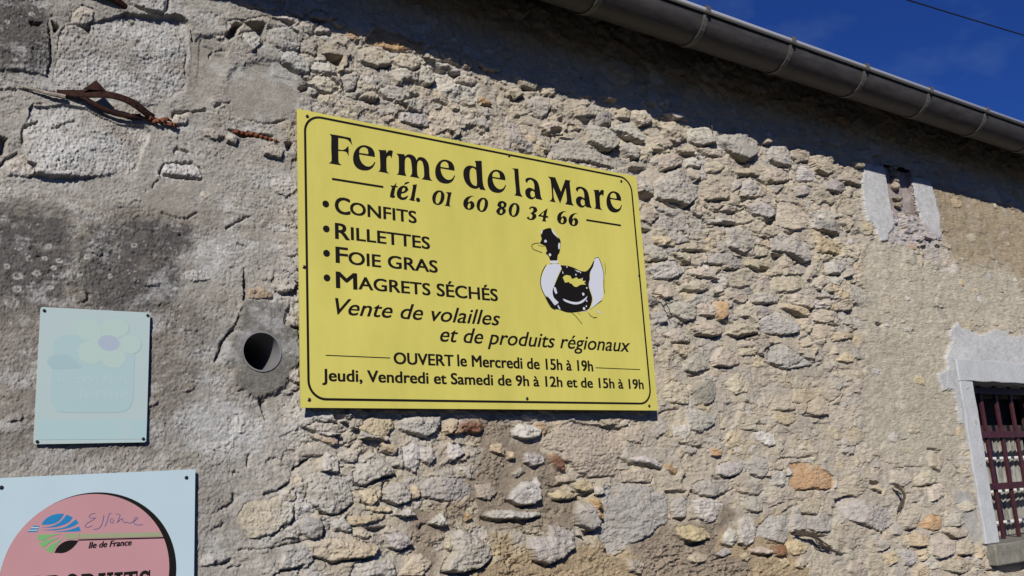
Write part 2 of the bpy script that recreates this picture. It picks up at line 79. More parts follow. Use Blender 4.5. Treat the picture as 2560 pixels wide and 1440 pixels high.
CRACKS = [(3,14,[387,2847,394,2774,398,2731,395,2691]),(3,14,[726,2922,732,2893,738,2867]),(2,10,[726,2832,728,2780,724,2724]),(4,16,[597,2922,627,2918,658,2920,674,2941,676,2970]),(4,16,[344,2507,349,2551,372,2562]),(5,20,[301,2443,315,2463,332,2478]),(4,16,[695,2640,707,2652,732,2664,782,2679]),(3,14,[891,2673,943,2674,985,2684,1013,2695]),(4,14,[808,2695,828,2708,848,2717]),(5,16,[358,2599,368,2612,386,2619]),(3,10,[292,2631,330,2643,369,2648,428,2648]),(3,12,[410,2556,441,2575,457,2587]),(3,12,[565,2895,586,2883,604,2871]),(3,12,[791,2830,797,2849,824,2861,837,2859]),(4,12,[993,2863,1029,2845,1066,2831]),(4,14,[702,2545,714,2557,739,2553]),(5,16,[666,2482,670,2505,685,2513,721,2520,746,2526,775,2509]),(3,12,[676,2479,700,2476,734,2478,772,2479]),(4,14,[843,2356,862,2370,908,2398]),(5,20,[887,2249,890,2210,893,2178,885,2145,879,2100]),(4,12,[495,2129,503,2136,504,2151]),(4,16,[364,2426,375,2436,377,2449]),(3,10,[675,2377,696,2370,736,2369,766,2392]),(3,10,[869,2318,895,2309]),(3,10,[650,2444,656,2458,664,2464]),(5,22,[888,2219,893,2194,893,2171,885,2145,879,2121,869,2091,845,2069,831,2049,826,2024,816,1999]),(5,20,[934,1901,939,1887,944,1870]),(4,14,[944,1896,939,1877,949,1849]),(4,14,[903,1758,901,1735]),(3,12,[864,1714,864,1719,880,1719]),(5,16,[830,1627,849,1633,864,1647,866,1666]),(3,12,[816,1585,831,1587,836,1598]),(5,18,[943,1660,975,1665,1008,1682]),(6,18,[1029,1724,1050,1735,1071,1746]),(5,18,[962,1559,990,1577,1019,1587,1023,1613]),(3,12,[880,1526,942,1525,1023,1530,1060,1539]),(5,18,[820,1499,854,1503]),(4,14,[850,1489,884,1490]),(5,18,[966,1461,994,1471,1042,1471]),(5,18,[1026,1722,1048,1737,1074,1748]),(4,12,[1149,1762,1153,1734,1154,1709]),(4,14,[986,1670,1005,1678,1011,1690]),(3,12,[1153,1778,1188,1790,1205,1799]),(6,20,[1198,1672,1234,1671,1274,1687,1321,1698]),(6,20,[1095,1604,1135,1597,1162,1608,1190,1622]),(6,20,[1129,1474,1166,1478,1228,1479]),(6,22,[1467,1420,1545,1411,1603,1426,1635,1446]),(5,20,[984,1469,1022,1470,1047,1476]),(3,12,[985,1530,1026,1533,1055,1540]),(5,18,[1280,1658,1291,1677,1310,1682]),(5,20,[1328,1491,1358,1499,1370,1517]),(6,22,[2367,2410,2418,2420,2481,2434]),(6,20,[2522,2445,2548,2422,2598,2427,2643,2424]),(5,18,[2707,2542,2658,2526,2583,2528]),(6,20,[2550,2470,2600,2475,2684,2488]),(5,18,[2744,2438,2790,2427]),(5,18,[2893,2494,2954,2493,2991,2543]),(5,18,[2559,2326,2607,2316,2649,2323]),(6,22,[2948,2301,3011,2305,3093,2315]),(5,18,[2790,2364,2837,2356,2892,2361]),(5,18,[3328,2372,3343,2353,3407,2358,3485,2360]),(5,20,[3168,2274,3214,2265]),(5,20,[2454,2122,2501,2123,2546,2128]),(5,20,[2589,2158,2634,2157,2678,2145,2717,2165]),(3,10,[2369,2294,2401,2289,2424,2253,2452,2213]),(5,18,[3319,2327,3362,2322,3412,2322]),(5,18,[3271,2304,3278,2281]),(5,18,[3301,2243,3398,2256,3434,2242]),(5,18,[3268,2170,3331,2146]),(4,14,[3501,2254,3576,2234]),(3,12,[3496,2527,3557,2504]),(3,12,[3565,2598,3643,2585]),(4,16,[2954,2069,3008,2060,3082,2057,3173,2075]),(4,16,[3115,2140,3168,2111,3245,2076,3334,2091]),(4,16,[2367,1871,2414,1884,2466,1888]),(4,14,[2545,1905,2617,1899,2663,1941]),(4,14,[2913,1991,2943,1979,2966,1982]),(3,12,[2976,1887,3065,1882,3115,1873]),(4,14,[3166,1864,3237,1862,3289,1851]),(3,12,[3280,1950,3340,1916,3397,1948]),(5,18,[2662,1773,2718,1779]),(3,12,[2824,1915,2892,1905]),(4,14,[2530,2003,2589,2012,2647,2034]),(4,12,[2858,1833,2933,1830]),(5,16,[2946,1691,2987,1708,3076,1702,3170,1708]),(3,12,[3353,1749,3433,1740,3480,1747]),(4,14,[2454,1765,2523,1755,2560,1747]),(4,14,[2647,1649,2691,1640,2753,1650]),(5,18,[2363,1602,2408,1600,2454,1602]),(5,18,[2477,1604,2517,1589,2554,1578,2632,1581,2709,1601]),(5,18,[2723,1594,2757,1582,2792,1577,2839,1575,2862,1586]),(5,18,[2603,1648,2626,1637,2671,1639,2743,1650]),(5,16,[2960,1504,3012,1518,3053,1527]),(5,18,[3052,1578,3133,1583,3273,1578]),(4,12,[3102,1489,3159,1486,3195,1516]),(6,20,[3570,1391,3613,1404,3657,1420]),(5,18,[3519,1317,3566,1321,3602,1333]),(4,14,[2458,1503,2501,1507,2560,1490,2590,1501]),(6,20,[2707,1406,2734,1388,2761,1396]),(6,20,[2757,1371,2806,1361,2848,1361]),(5,18,[2610,1413,2648,1404]),(5,16,[2855,1399,2938,1389,2967,1401]),(6,20,[1702,1606,1731,1591,1766,1586,1802,1594]),(6,22,[1606,1564,1647,1548,1710,1546,1753,1540,1816,1552]),(6,22,[1537,1418,1585,1421,1636,1446]),(6,20,[1788,1423,1831,1406,1868,1413,1940,1449]),(5,16,[1980,1667,2033,1664,2083,1666,2149,1663]),(5,18,[2171,1723,2210,1703,2252,1696,2353,1680]),(6,20,[1852,1649,1879,1640,1912,1646]),(5,18,[1875,1600,1930,1593,1969,1601]),(5,16,[2068,1432,2116,1414,2157,1422]),(4,14,[2360,1606,2416,1607,2455,1603]),(4,14,[1952,1523,1983,1499]),(5,18,[3572,1391,3621,1409,3662,1423]),(6,18,[3987,1721,4053,1715,4095,1712]),(3,12,[3704,1648,3774,1648,3902,1647,3951,1648]),(5,16,[3830,1560,3911,1561,4029,1573]),(3,10,[3789,1764,3852,1764]),(5,16,[4135,1671,4179,1646,4225,1622]),(5,18,[3532,1315,3602,1334]),(5,16,[3698,1327,3777,1304,3874,1314]),(4,14,[3749,1259,3778,1278,3817,1280]),(6,20,[4247,1205,4310,1176,4380,1170]),(4,14,[4312,1295,4350,1274,4324,1221]),(6,22,[2137,2818,2180,2803,2237,2809,2274,2829]),(6,22,[2258,2890,2328,2889,2350,2875,2397,2869]),(6,20,[2340,2794,2371,2804,2392,2826]),(6,24,[2870,2922,2913,2904,2975,2889,3046,2916]),(6,22,[3143,2916,3212,2912,3273,2906]),(5,18,[2488,2957,2559,2922]),(7,24,[2463,2664,2541,2647,2604,2648,2646,2671]),(6,20,[2927,2815,3004,2842,3067,2826,3134,2820,3230,2846]),(7,24,[2718,2666,2763,2653,2814,2679]),(6,20,[2845,2654,2903,2671,2942,2691]),(7,22,[2721,2599,2796,2606,2867,2619]),(6,20,[2445,2620,2486,2612,2534,2599]),(6,20,[2482,2770,2528,2787,2595,2812]),(5,18,[1838,2748,1867,2741,1893,2749]),(6,20,[2981,2666,3057,2646,3118,2653]),(6,20,[1416,2929,1451,2953]),(6,20,[1369,2819,1403,2838,1447,2859]),(4,14,[1341,2960,1337,2919]),(5,18,[1060,2833,1071,2828]),(6,18,[1504,2961,1563,2966]),(5,18,[1774,2954,1798,2950,1831,2923,1863,2942]),(3,12,[1723,3068,1735,3023]),(5,16,[1009,2859,1067,2828]),(5,18,[1940,2826,1977,2829,1979,2799]),(6,22,[3387,2694,3397,2663,3441,2642,3542,2646]),(6,20,[2979,2598,3037,2595,3079,2585]),(3,12,[3208,2792,3234,2827]),(6,20,[2979,2638,2956,2630,2793,2610]),(6,20,[3252,2496,3202,2481]),(4,14,[3454,2469,3503,2465,3561,2500]),(4,14,[3575,2604,3640,2583]),(3,8,[3603,2073,3647,2087]),(3,8,[4089,1949,4156,1939]),(3,8,[4271,2397,4311,2368,4342,2333])]
REGIONS = [('sand',[1545,1554,1564,1481,1641,1465,1765,1473,1940,1453,2053,1473,2116,1418,2220,1432,2355,1490,2616,1466,2939,1504,3094,1247,1535,1393]),('browm',[1598,1754,1560,1816,1625,1854,1746,1847,1719,1780,1800,1793,1834,1763,1925,1689,1988,1603,1926,1454,1769,1513,1585,1545,1552,1680]),('browm',[2350,1503,2440,1504,2599,1494,2636,1545,2731,1520,2592,1450,2572,1387,2752,1341,2743,1289,2242,1335,2172,1448]),('browm',[1362,1603,1477,1610,1582,1612,1553,1547,1489,1538,1429,1415,1386,1463,1357,1484]),('sand',[1633,1516,1717,1510,1707,1377,1505,1396,1637,1442]),('sandy',[4354,3024,5310,2997,5288,2431,4835,2376,4583,2480,4469,2646,4383,2788,4373,2941]),('wplast',[3808,3022,3971,3037,3994,2805,3992,2758,3922,2670,3855,2659,3840,2711,3777,2754,3771,2884]),('wplast',[4219,3022,4364,3023,4384,2942,4401,2852,4365,2726,4243,2771,4210,2839,4191,2957]),('wmix',[4004,2806,4198,2832,4267,2786,4386,2728,4322,2685,4113,2662,3919,2658]),('wplast',[4323,2268,4404,2319,4437,2288,4520,2279,4609,2260,4690,2288,4768,2307,4829,2296,4905,2270,5065,2288,5236,2262,5190,2139,4706,2118,4569,2132,4314,2127,4317,2083,4324,1994,4312,1822,4273,1827,4272,1984,4225,1988,4169,1987,4151,2060,4255,2090,4246,2143,4314,2209]),('flush',[3706,2658,3526,1744,4118,1568,4304,1823,4323,2268,4223,2485,4046,2697]),('flush',[4323,2268,4223,2485,4009,2557,4977,2650,5361,2319]),('cemg',[4148,1540,4276,1526,4309,1402,4294,1297,4234,1306,4179,1382,4149,1457]),('lich',[711,1976,824,1968,832,1953,879,1907,940,1900,952,1869,947,1811,927,1761,849,1751,751,1761,739,1791,713,1835,708,1905]),('lich',[746,2283,843,2317,863,2273,876,2254,828,2237,762,2237]),('dark',[291,2350,381,2359,450,2345,515,2341,576,2377,687,2369,761,2359,749,2306,716,2258,723,2196,698,2086,579,2058,445,2080,306,2069]),('olive',[453,2333,488,2337,497,2236,496,2118,454,2115,455,2232]),('grime',[302,2132,496,2118,663,2114,751,2151,829,2078,769,1922,725,1862,670,1776,322,1756]),('cemb',[641,2456,778,2476,748,2409,717,2367,628,2384]),('conc',[880,2165,969,2174,1003,2145,1003,2103,1041,2095,1042,1997,1015,1971,1004,1945,941,1909,891,1908,866,1944,841,2002,836,2039,865,2075,880,2116]),('lich',[448,2831,556,2875,678,2890,720,2813,706,2720,621,2682,504,2683,436,2714]),('lich',[358,2587,450,2621,550,2576,596,2504,539,2469,377,2458]),('cemb',[735,2866,823,2899,834,2819,792,2690,732,2671]),('cemb',[861,2825,1041,2889,1042,2704,943,2678,861,2683,824,2746]),('dark',[263,2881,384,2915,392,2691,274,2680])]
LICHENS = [(373,2225,5.6),(406,2230,4.6),(425,2207,4.7),(414,2261,5.2),(391,2191,6.6),(351,2181,9),(350,2150,7.4),(342,2118,12.3),(436,2225,5.7),(471,2349,3.2),(454,2397,5.9),(345,2270,2.2),(555,2324,2.8),(715,2347,4.2),(726,2213,3.6),(725,2268,6.7),(315,2318,5.9),(328,2202,5.9),(607,2282,6.3),(553,2198,5),(421,2161,5.1),(497,2242,4.9),(340,2374,5),(332,2747,3.6),(298,2808,5.1),(349,2844,5.8),(318,2712,4.1)]
TWIGS = [(0,[2366,2294,2401,2291,2420,2260,2439,2226,2451,2210]),(0,[2778,3020,2771,2996,2769,2960,2769,2925]),(14,[2990,1430,3033,1424,3076,1417,3106,1394,3136,1375,3191,1360]),(7,[3670,1573,3704,1554,3703,1524,3689,1499,3675,1474])]
YPRINT = [('word',[('p',0,[[11226,26585,11500,26595,11897,26588,11946,26357,11852,26473,11747,26521,11505,26517,11497,26169,11619,26167,11723,26224,11814,26333,11825,26209,11813,26008,11771,26100,11703,26135,11496,26119,11496,25823,11524,25746,11601,25697,11405,25691,11185,25694,11256,25751,11281,25837,11275,26179,11284,26477,11272,26540]]),('p',0,[[12668,26129,12655,26279,12570,26396,12412,26442,12247,26420,12097,26316,11992,26148,11956,25966,11986,25799,12094,25684,12266,25652,12442,25687,12579,25786,12654,25909,12677,25976,12645,25978,12582,25877,12474,25806,12351,25806,12238,25880,12175,26003,12158,26127],[12159,26177,12176,26270,12245,26349,12351,26378,12437,26332,12455,26218,12443,26182]]),('p',0,[[12776,26374,13047,26411,13051,26320,13119,26400,13193,26436,13276,26420,13250,26303,13220,26178,13197,26242,13131,26248,13064,26186,13046,26081,13043,25810,13069,25730,13136,25690,12760,25698,12819,25757,12835,25911,12829,26248,12817,26330]]),('p',0,[[13391,26364,13665,26387,13677,26324,13781,26403,13912,26415,14022,26365,14086,26268,14135,26359,14250,26396,14371,26371,14473,26266,14512,26115,14515,25872,14544,25745,14621,25687,14225,25682,14297,25752,14323,25842,14320,26084,14282,26252,14200,26290,14129,26234,14094,26117,14085,25908,14101,25773,14170,25701,13815,25708,13877,25772,13904,25879,13898,26085,13868,26252,13803,26310,13728,26291,13679,26200,13663,25978,13664,25824,13703,25701,13365,25699,13430,25753,13453,25876,13463,26151,13454,26286]]),('p',0,[[15431,26145,15418,26295,15333,26412,15176,26458,15010,26436,14861,26333,14756,26164,14720,25982,14750,25815,14857,25700,15030,25668,15205,25703,15342,25802,15417,25925,15441,25992,15409,25994,15345,25893,15237,25822,15114,25822,15001,25896,14939,26019,14921,26143],[14923,26193,14939,26286,15008,26365,15114,26394,15201,26348,15218,26234,15207,26198]])]),('word',[('p',0,[[16206,26602,16473,26647,16472,26374,16469,26012,16496,25800,16567,25673,16344,25669,16324,25738,16243,25683,16099,25662,15939,25709,15806,25839,15749,26026,15767,26207,15847,26327,15961,26400,16104,26416,16234,26390,16244,26482,16227,26552],[16236,26300,16141,26350,16058,26325,16003,26227,15984,26045,16011,25888,16086,25792,16186,25760,16239,25815,16247,26086]]),('p',0,[[17365,26126,17352,26275,17267,26392,17110,26439,16944,26416,16795,26313,16690,26145,16654,25963,16684,25795,16791,25681,16964,25649,17140,25683,17276,25782,17351,25905,17375,25973,17343,25974,17279,25873,17171,25802,17049,25802,16935,25877,16873,25999,16855,26123],[16857,26173,16873,26266,16942,26345,17048,26374,17135,26329,17152,26214,17141,26178]])]),('word',[('p',0,[[17655,26586,17914,26613,17916,26345,17925,25901,17949,25757,18015,25656,17669,25669,17738,25727,17758,25877,17744,26207,17745,26504,17722,26545]]),('p',0,[[18175,26292,18268,26355,18448,26379,18622,26323,18711,26205,18751,25985,18767,25800,18823,25665,18560,25673,18551,25724,18432,25640,18299,25629,18172,25696,18129,25820,18169,25937,18295,26019,18440,26007,18513,25969,18527,26139,18483,26264,18376,26311,18282,26252,18231,26162,18178,26218],[18516,25894,18435,25939,18364,25891,18339,25794,18376,25707,18460,25711,18523,25765]])]),('word',[('p',0,[[19129,26534,19439,26551,19642,26077,19871,26533,20108,26542,20063,26466,20063,26215,20082,25872,20098,25740,20165,25653,19776,25657,19854,25744,19876,25881,19863,26243,19570,25648,19323,26182,19311,25991,19325,25784,19382,25660,19109,25667,19206,25741,19245,25868,19244,26171,19229,26416,19189,26486]]),('p',0,[[20313,26299,20406,26362,20586,26386,20760,26330,20849,26212,20889,25992,20905,25807,20961,25673,20698,25680,20689,25731,20570,25648,20437,25636,20310,25704,20267,25827,20307,25944,20433,26026,20578,26014,20651,25976,20665,26147,20621,26271,20514,26319,20420,26260,20369,26170,20316,26225],[20654,25902,20573,25946,20502,25898,20477,25802,20514,25714,20598,25719,20661,25772]]),('p',0,[[21089,26353,21359,26390,21363,26298,21432,26378,21505,26415,21589,26399,21562,26281,21532,26157,21509,26221,21444,26227,21377,26165,21359,26060,21356,25789,21382,25709,21449,25669,21073,25676,21132,25736,21148,25890,21142,26226,21130,26309]]),('p',0,[[22367,26129,22354,26279,22269,26396,22111,26442,21945,26420,21796,26317,21691,26148,21655,25966,21685,25799,21792,25684,21965,25652,22141,25687,22278,25786,22352,25909,22376,25976,22344,25978,22280,25877,22172,25806,22050,25806,21937,25880,21874,26003,21857,26127],[21858,26177,21875,26270,21943,26349,22049,26378,22136,26332,22153,26218,22142,26182]])]),('word',[('p',0,[[13261,25338,13363,25448,13334,25342,13395,25335,13386,25296,13321,25297,13269,25071,13260,25019,13304,25042,13283,24972,13210,24945,13121,24966,13143,25086,13205,25283,13161,25290,13170,25335]]),('p',0,[[13354,25117,13422,25278,13572,25385,13719,25373,13759,25277,13656,25177,13507,25122,13496,25036,13576,25014,13707,25083,13744,25078,13647,24963,13499,24929,13374,24985],[13528,25182,13621,25230,13643,25311,13588,25326,13546,25262]]),('p',0,[[13603,25406,13669,25501,13807,25539,13768,25489]]),('p',0,[[13889,25456,14059,25499,13957,25051,13947,24992,13991,24977,13886,24949,13750,24971,13823,25039,13913,25402]]),('p',0,[[14146,25009,14139,25040,14119,25065,14091,25079,14059,25079,14030,25065,14010,25040,14003,25009,14010,24978,14030,24953,14059,24940,14091,24940,14119,24953,14139,24978]])]),('word',[('p',0,[[14571,25137,14637,25302,14776,25408,14932,25421,15016,25322,14995,25145,14890,24992,14733,24936,14602,24987],[14691,25085,14730,25246,14813,25362,14882,25365,14893,25269,14854,25108,14786,24995,14709,24984]]),('p',0,[[15066,25399,15283,25423,15211,25175,15181,24997,15226,24951,14996,24955,15058,25015,15116,25231,15141,25340]])]),('word',[('p',0,[[16130,25417,15997,25374,15890,25263,15869,25179,15990,25249,16088,25209,16110,25106,16034,24990,15890,24935,15752,24959,15690,25067,15714,25210,15814,25330,15979,25407],[15868,25108,15925,25176,15966,25122,15935,25012,15872,24975,15840,25034]]),('p',0,[[16184,25131,16249,25295,16389,25402,16544,25414,16628,25315,16607,25139,16503,24986,16346,24930,16215,24981],[16304,25079,16342,25240,16425,25355,16495,25359,16506,25263,16466,25102,16399,24989,16322,24978]])]),('word',[('p',0,[[16980,25256,17072,25377,17244,25408,17358,25344,17324,25231,17249,25184,17308,25120,17280,25026,17125,24923,16978,24933,16914,25032,16992,25132,17058,25177,16997,25205],[17129,25277,17176,25345,17237,25317,17223,25235,17166,25209],[17071,25052,17118,25131,17180,25103,17150,24991,17066,24980]]),('p',0,[[17412,25126,17478,25290,17617,25397,17773,25409,17857,25310,17836,25133,17731,24980,17574,24924,17443,24975],[17532,25074,17571,25234,17654,25350,17723,25353,17734,25258,17695,25096,17627,24983,17550,24973]])]),('word',[('p',0,[[18276,25341,18390,25393,18544,25377,18590,25291,18530,25208,18438,25171,18515,25133,18516,25040,18397,24933,18219,24910,18114,24963,18197,25025,18244,24950,18334,24980,18369,25077,18324,25126,18281,25139,18399,25228,18415,25323,18341,25331,18292,25269,18249,25289]]),('p',0,[[19019,25415,18937,25150,19025,25124,19021,25079,18921,25074,18892,24996,18932,24934,18730,24931,18779,24981,18800,25077,18617,25079,18635,25130],[18814,25134,18857,25270,18711,25136]])]),('word',[('p',0,[[19831,25408,19699,25365,19591,25254,19570,25170,19691,25240,19790,25200,19812,25097,19736,24981,19592,24926,19453,24950,19391,25057,19416,25201,19515,25321,19680,25397],[19570,25099,19626,25167,19667,25113,19636,25003,19574,24966,19541,25025]]),('p',0,[[20319,25403,20186,25360,20079,25249,20058,25165,20179,25234,20277,25195,20299,25092,20223,24976,20079,24921,19941,24945,19879,25052,19904,25196,20003,25316,20168,25392],[20058,25094,20114,25162,20155,25108,20124,24998,20062,24961,20029,25020]])]),('rule',[('q',0,[[11282,25207,12916,25207,12916,25275,11282,25275]])]),('rule',[('q',0,[[20664,25179,22244,25179,22244,25247,20664,25247]])]),('rule',[('q',0,[[10992,20171,12955,20171,12955,20199,10992,20199]])]),('rule',[('q',0,[[20552,20137,22532,20137,22532,20165,20552,20165]])]),('bullet',[('p',0,[[11177,24469,11167,24514,11139,24549,11098,24569,11052,24569,11011,24549,10983,24514,10973,24469,10983,24425,11011,24389,11052,24370,11098,24370,11139,24389,11167,24425]])]),('bullet',[('p',0,[[11179,23743,11169,23787,11141,23823,11100,23842,11055,23842,11014,23823,10986,23787,10976,23743,10986,23699,11014,23664,11055,23644,11100,23644,11141,23664,11169,23699]])]),('bullet',[('p',0,[[11173,23040,11163,23084,11135,23119,11095,23138,11050,23138,11009,23119,10981,23084,10971,23040,10981,22996,11009,22961,11050,22941,11095,22941,11135,22961,11163,22996]])]),('bullet',[('p',0,[[11172,22339,11162,22383,11134,22418,11094,22437,11049,22437,11009,22418,10981,22383,10971,22339,10981,22296,11009,22261,11049,22241,11094,22241,11134,22261,11162,22296]])])]
YTEXT = [('C',11367,11816,24238,24242,481,0,1),('ONFITS',11833,13987,24238,24295,366,0,1),('R',11357,11780,23493,23500,453,0,1),('ILLETTES',11841,14410,23497,23533,368,0,1),('F',11358,11708,22798,22811,454,0,1),('OIE',11747,12747,22780,22816,362,0,1),('GRAS',12991,14645,22792,22832,366,0,1),('M',11352,11973,22078,22091,457,0,1),('AGRETS',12037,14359,22087,22115,354,0,1),('SÉCHÉS',14600,16782,22098,22114,374,0,1),('Vente de volailles',11309,16827,21321,21357,451,0.32,0.45),('et de produits régionaux',14636,22174,20750,20730,454,0.32,0.45),('OUVERT',13076,15053,20018,20031,325,0,1.1),('le Mercredi de 15h à 19h',15204,20431,20033,20028,340,0,1.1),('Jeudi, Vendredi et Samedi de 9h à 12h et de 15h à 19h',10890,22622,19485,19495,321,0,1.1)]
YBORDER = [10485,22916,18997,27034]
YRECT = [10254,23208,18770,27169]
YSCREWS = [10553,26992,17561,27003,22444,26867,22896,23461,22806,18918,17669,19101,10494,18979,10401,22583]
DUCK = [('p','k',1,[[18734,24616,18901,24697,19067,24744,19187,24630,19274,24507,19430,24418,19465,24262,19386,23935,19312,23848,19262,23653,18969,23623,18916,23754,18796,23847,18867,23933,18816,24085,18584,24164,18675,24306,18654,24435,18691,24571]]),('p','w',2,[[18775,24270,18836,24319,18890,24272,18860,24216,18780,24218]]),('p','w',2,[[19383,24266,19448,24260,19414,24070,19356,24038,19348,24169]]),('p','w',2,[[19163,24721,19234,24609,19396,24415,19319,24459,19181,24563,19118,24662]]),('p','w',2,[[18924,23847,19006,23869,19033,23806,18981,23761,18934,23782]]),('p','w',1,[[18671,24556,18719,24627,18749,24605,18689,24465]]),('s','k',1,6,[18584,24170,18408,24139,18283,24084,18241,24022,18312,23931,18481,23887,18675,23850]),('s','k',1,4,[18498,24089,18624,24077,18783,24068]),('p','w',1,[[18968,23618,19279,23654,19320,23571,18960,23523]]),('s','k',2,5,[18953,23517,19120,23507,19325,23553]),('p','w',1,[[18924,23480,19317,23537,19438,23438,19287,23214,19136,22965,19054,22777,18976,22615,19020,22386,19191,22257,19162,22186,19029,22138,18910,22224,18825,22346,18675,22437,18565,22633,18521,22861,18605,23100,18755,23373]]),('s','k',2,7,[18795,23468,18607,23203,18510,22911,18529,22656,18620,22458,18724,22274,18864,22067,19047,21977]),('s','k',2,4,[18924,23480,18895,23334]),('s','k',2,4,[18891,23464,18967,23315]),('p','k',1,[[19379,23506,19708,23511,19969,23467,20229,23393,20467,23402,20651,23540,20850,23803,20889,23848,20794,23594,20630,23336,20600,23039,20534,22900,20569,22743,20644,22483,20551,22238,20401,22082,20024,21986,19559,21929,19177,21999,18923,22015,18725,22287,18689,22425,18825,22346,19028,22125,19199,22240,19005,22398,18983,22615,19092,22832,19283,23161,19433,23385]]),('p','y',2,[[19439,23096,19579,23188,19775,23179,19831,23073,20039,23155,20100,23097,20237,23127,20297,23053,20433,23065,20340,22985,20437,22940,20182,22910,20006,22824,19876,22845,19815,22906,19718,22924,19706,22967,19522,22928,19481,23022]]),('p','w',2,[[19390,22381,19726,22309,20023,22318,20268,22428,20442,22552,20369,22430,20153,22283,19849,22222,19526,22274,19407,22325]]),('p','w',2,[[20319,22600,20304,22636,20268,22651,20232,22636,20217,22600,20232,22564,20268,22549,20304,22564]]),('p','w',2,[[20303,22112,20289,22147,20253,22162,20217,22147,20202,22112,20217,22076,20253,22061,20289,22076]]),('p','w',2,[[20473,22826,20464,22847,20442,22856,20421,22847,20412,22826,20421,22804,20442,22795,20464,22804]]),('p','w',2,[[20421,22379,20412,22401,20390,22410,20369,22401,20360,22379,20369,22358,20390,22349,20412,22358]]),('p','w',2,[[20044,23240,20035,23262,20014,23271,19992,23262,19983,23240,19992,23219,20014,23210,20035,23219]]),('p','w',2,[[19681,23472,19673,23491,19655,23498,19636,23491,19628,23472,19636,23453,19655,23445,19673,23453]]),('p','w',2,[[20247,23331,20240,23348,20223,23355,20207,23348,20200,23331,20207,23314,20223,23308,20240,23314]]),('p','w',2,[[20392,22198,20384,22220,20362,22228,20340,22220,20332,22198,20340,22176,20362,22168,20384,22176]]),('p','w',2,[[19036,22749,19115,22730,19169,22553,19101,22509,19041,22620]]),('p','w',2,[[19160,22165,19259,22017,19194,22013,19139,22112]]),('p','w',2,[[19460,23322,19490,23219,19436,23241]]),('p','w',2,[[19963,23408,20227,23366,20123,23338]]),('p','w',2,[[20255,23142,20307,23160,20281,23070]]),('p','w',2,[[20892,23875,21071,23934,21181,23659,21234,23337,21163,23006,21153,22682,21063,22488,20831,22311,20532,22112,20673,22432,20597,22745,20540,22954,20633,23203,20653,23392,20814,23623]]),('s','k',3,6,[20875,23884,21072,23948,21191,23687,21244,23338,21210,22956,21216,22687]),('s','k',3,4,[21336,23797,21346,23565,21304,23344]),('s','k',3,5,[20905,22524,21038,22647,21125,22815]),('s','k',3,5,[20521,22104,20794,22282,21086,22449]),('s','k',3,5,[19691,21943,19876,21826,19996,21703,20123,21576]),('s','k',3,5,[19955,21961,20082,21904]),('s','k',3,5,[20425,21992,20515,21880,20679,21837,20790,21852]),('s','k',3,3,[20591,21798,20763,21824]),('s','w',3,9,[20756,22080,20870,22035,21003,21991]),('s','w',3,8,[20125,21998,20466,22060])]
ECIRC = [5231,14999,1786,5309,14945,1874]
ERECT = [7603,17276]
ESCREWS = [7387,17080,3384,17006]
EPRINT = [('p','b',2,[[4217,16164,4272,16259,4387,16343,4522,16381,4669,16378,4629,16293,4546,16207,4445,16168,4327,16157]]),('p','b',2,[[4228,16100,4430,16123,4598,16204,4730,16356,4858,16289,4788,16192,4653,16128,4465,16094]]),('p','b',2,[[4230,16046,4569,16060,4740,16104,4926,16239,4985,16153,4845,16079,4639,16038,4468,16027]]),('p','b',2,[[4470,15991,4709,16006,4881,16041,4998,16082,5036,15970,4745,15980]]),('q','b',2,[[4058,16156,4184,16142,4177,16121,4039,16130]]),('q','b',2,[[4011,16100,4161,16090,4154,16066,3987,16076]]),('q','b',2,[[3972,16049,4150,16037,4145,16016,3951,16025]]),('q','w',2,[[4034,16127,4177,16118,4165,16093,4014,16103]]),('q','w',2,[[3985,16073,4154,16062,4147,16041,3971,16052]]),('p','g',2,[[4151,15953,4643,15938,4406,15891,4290,15828,4173,15827]]),('p','g',2,[[4200,15772,4341,15824,4594,15869,4411,15765,4280,15668,4246,15679]]),('p','g',2,[[4324,15620,4447,15727,4681,15845,4550,15702,4471,15555,4420,15550]]),('q','h',2,[[4677,15941,5013,15926,5003,15823,4855,15806,4734,15814]]),('q','h',2,[[5022,15913,6790,15838,6846,15733,5020,15813]]),('q','k',3,[[4977,15797,6879,15718,6889,15686,5005,15768]]),('p','k',3,[[4505,15540,4568,15664,4684,15755,4821,15787,4999,15769,4930,15674,4829,15582,4693,15526]]),('s','s',3,7,[5338,16348,5258,16340,5209,16311,5204,16269,5261,16247,5347,16248,5263,16191,5159,16133,5122,16071,5180,16044,5285,16079]),('s','s',3,8,[5520,16307,5505,16186,5473,16077,5412,16007,5297,15992]),('s','s',3,8,[5692,16325,5655,16340,5620,16273,5597,16162,5546,16039]),('s','s',3,8,[5704,16227,5660,16177,5670,16121,5716,16109,5737,16163,5695,16222]),('s','s',3,8,[5780,16301,5857,16307,5876,16274,5817,16112,5879,16174,5934,16199,5945,16123,5992,16101,6019,16109,6104,16085,6177,16118,6269,16179,6265,16208,6212,16201,6177,16109,6216,16050,6310,16029,6395,16039])]
ETEXT = [('Ile de France',5216,6145,15603,15566,132,0.25,1)]
EPROD = [4064,15078,6597,14973]
FCORN = [4002,21093,6465,21119,6444,17950,3988,17936]
FSCREWS = [4077,21010,6404,21045,6368,18031,4061,17994]
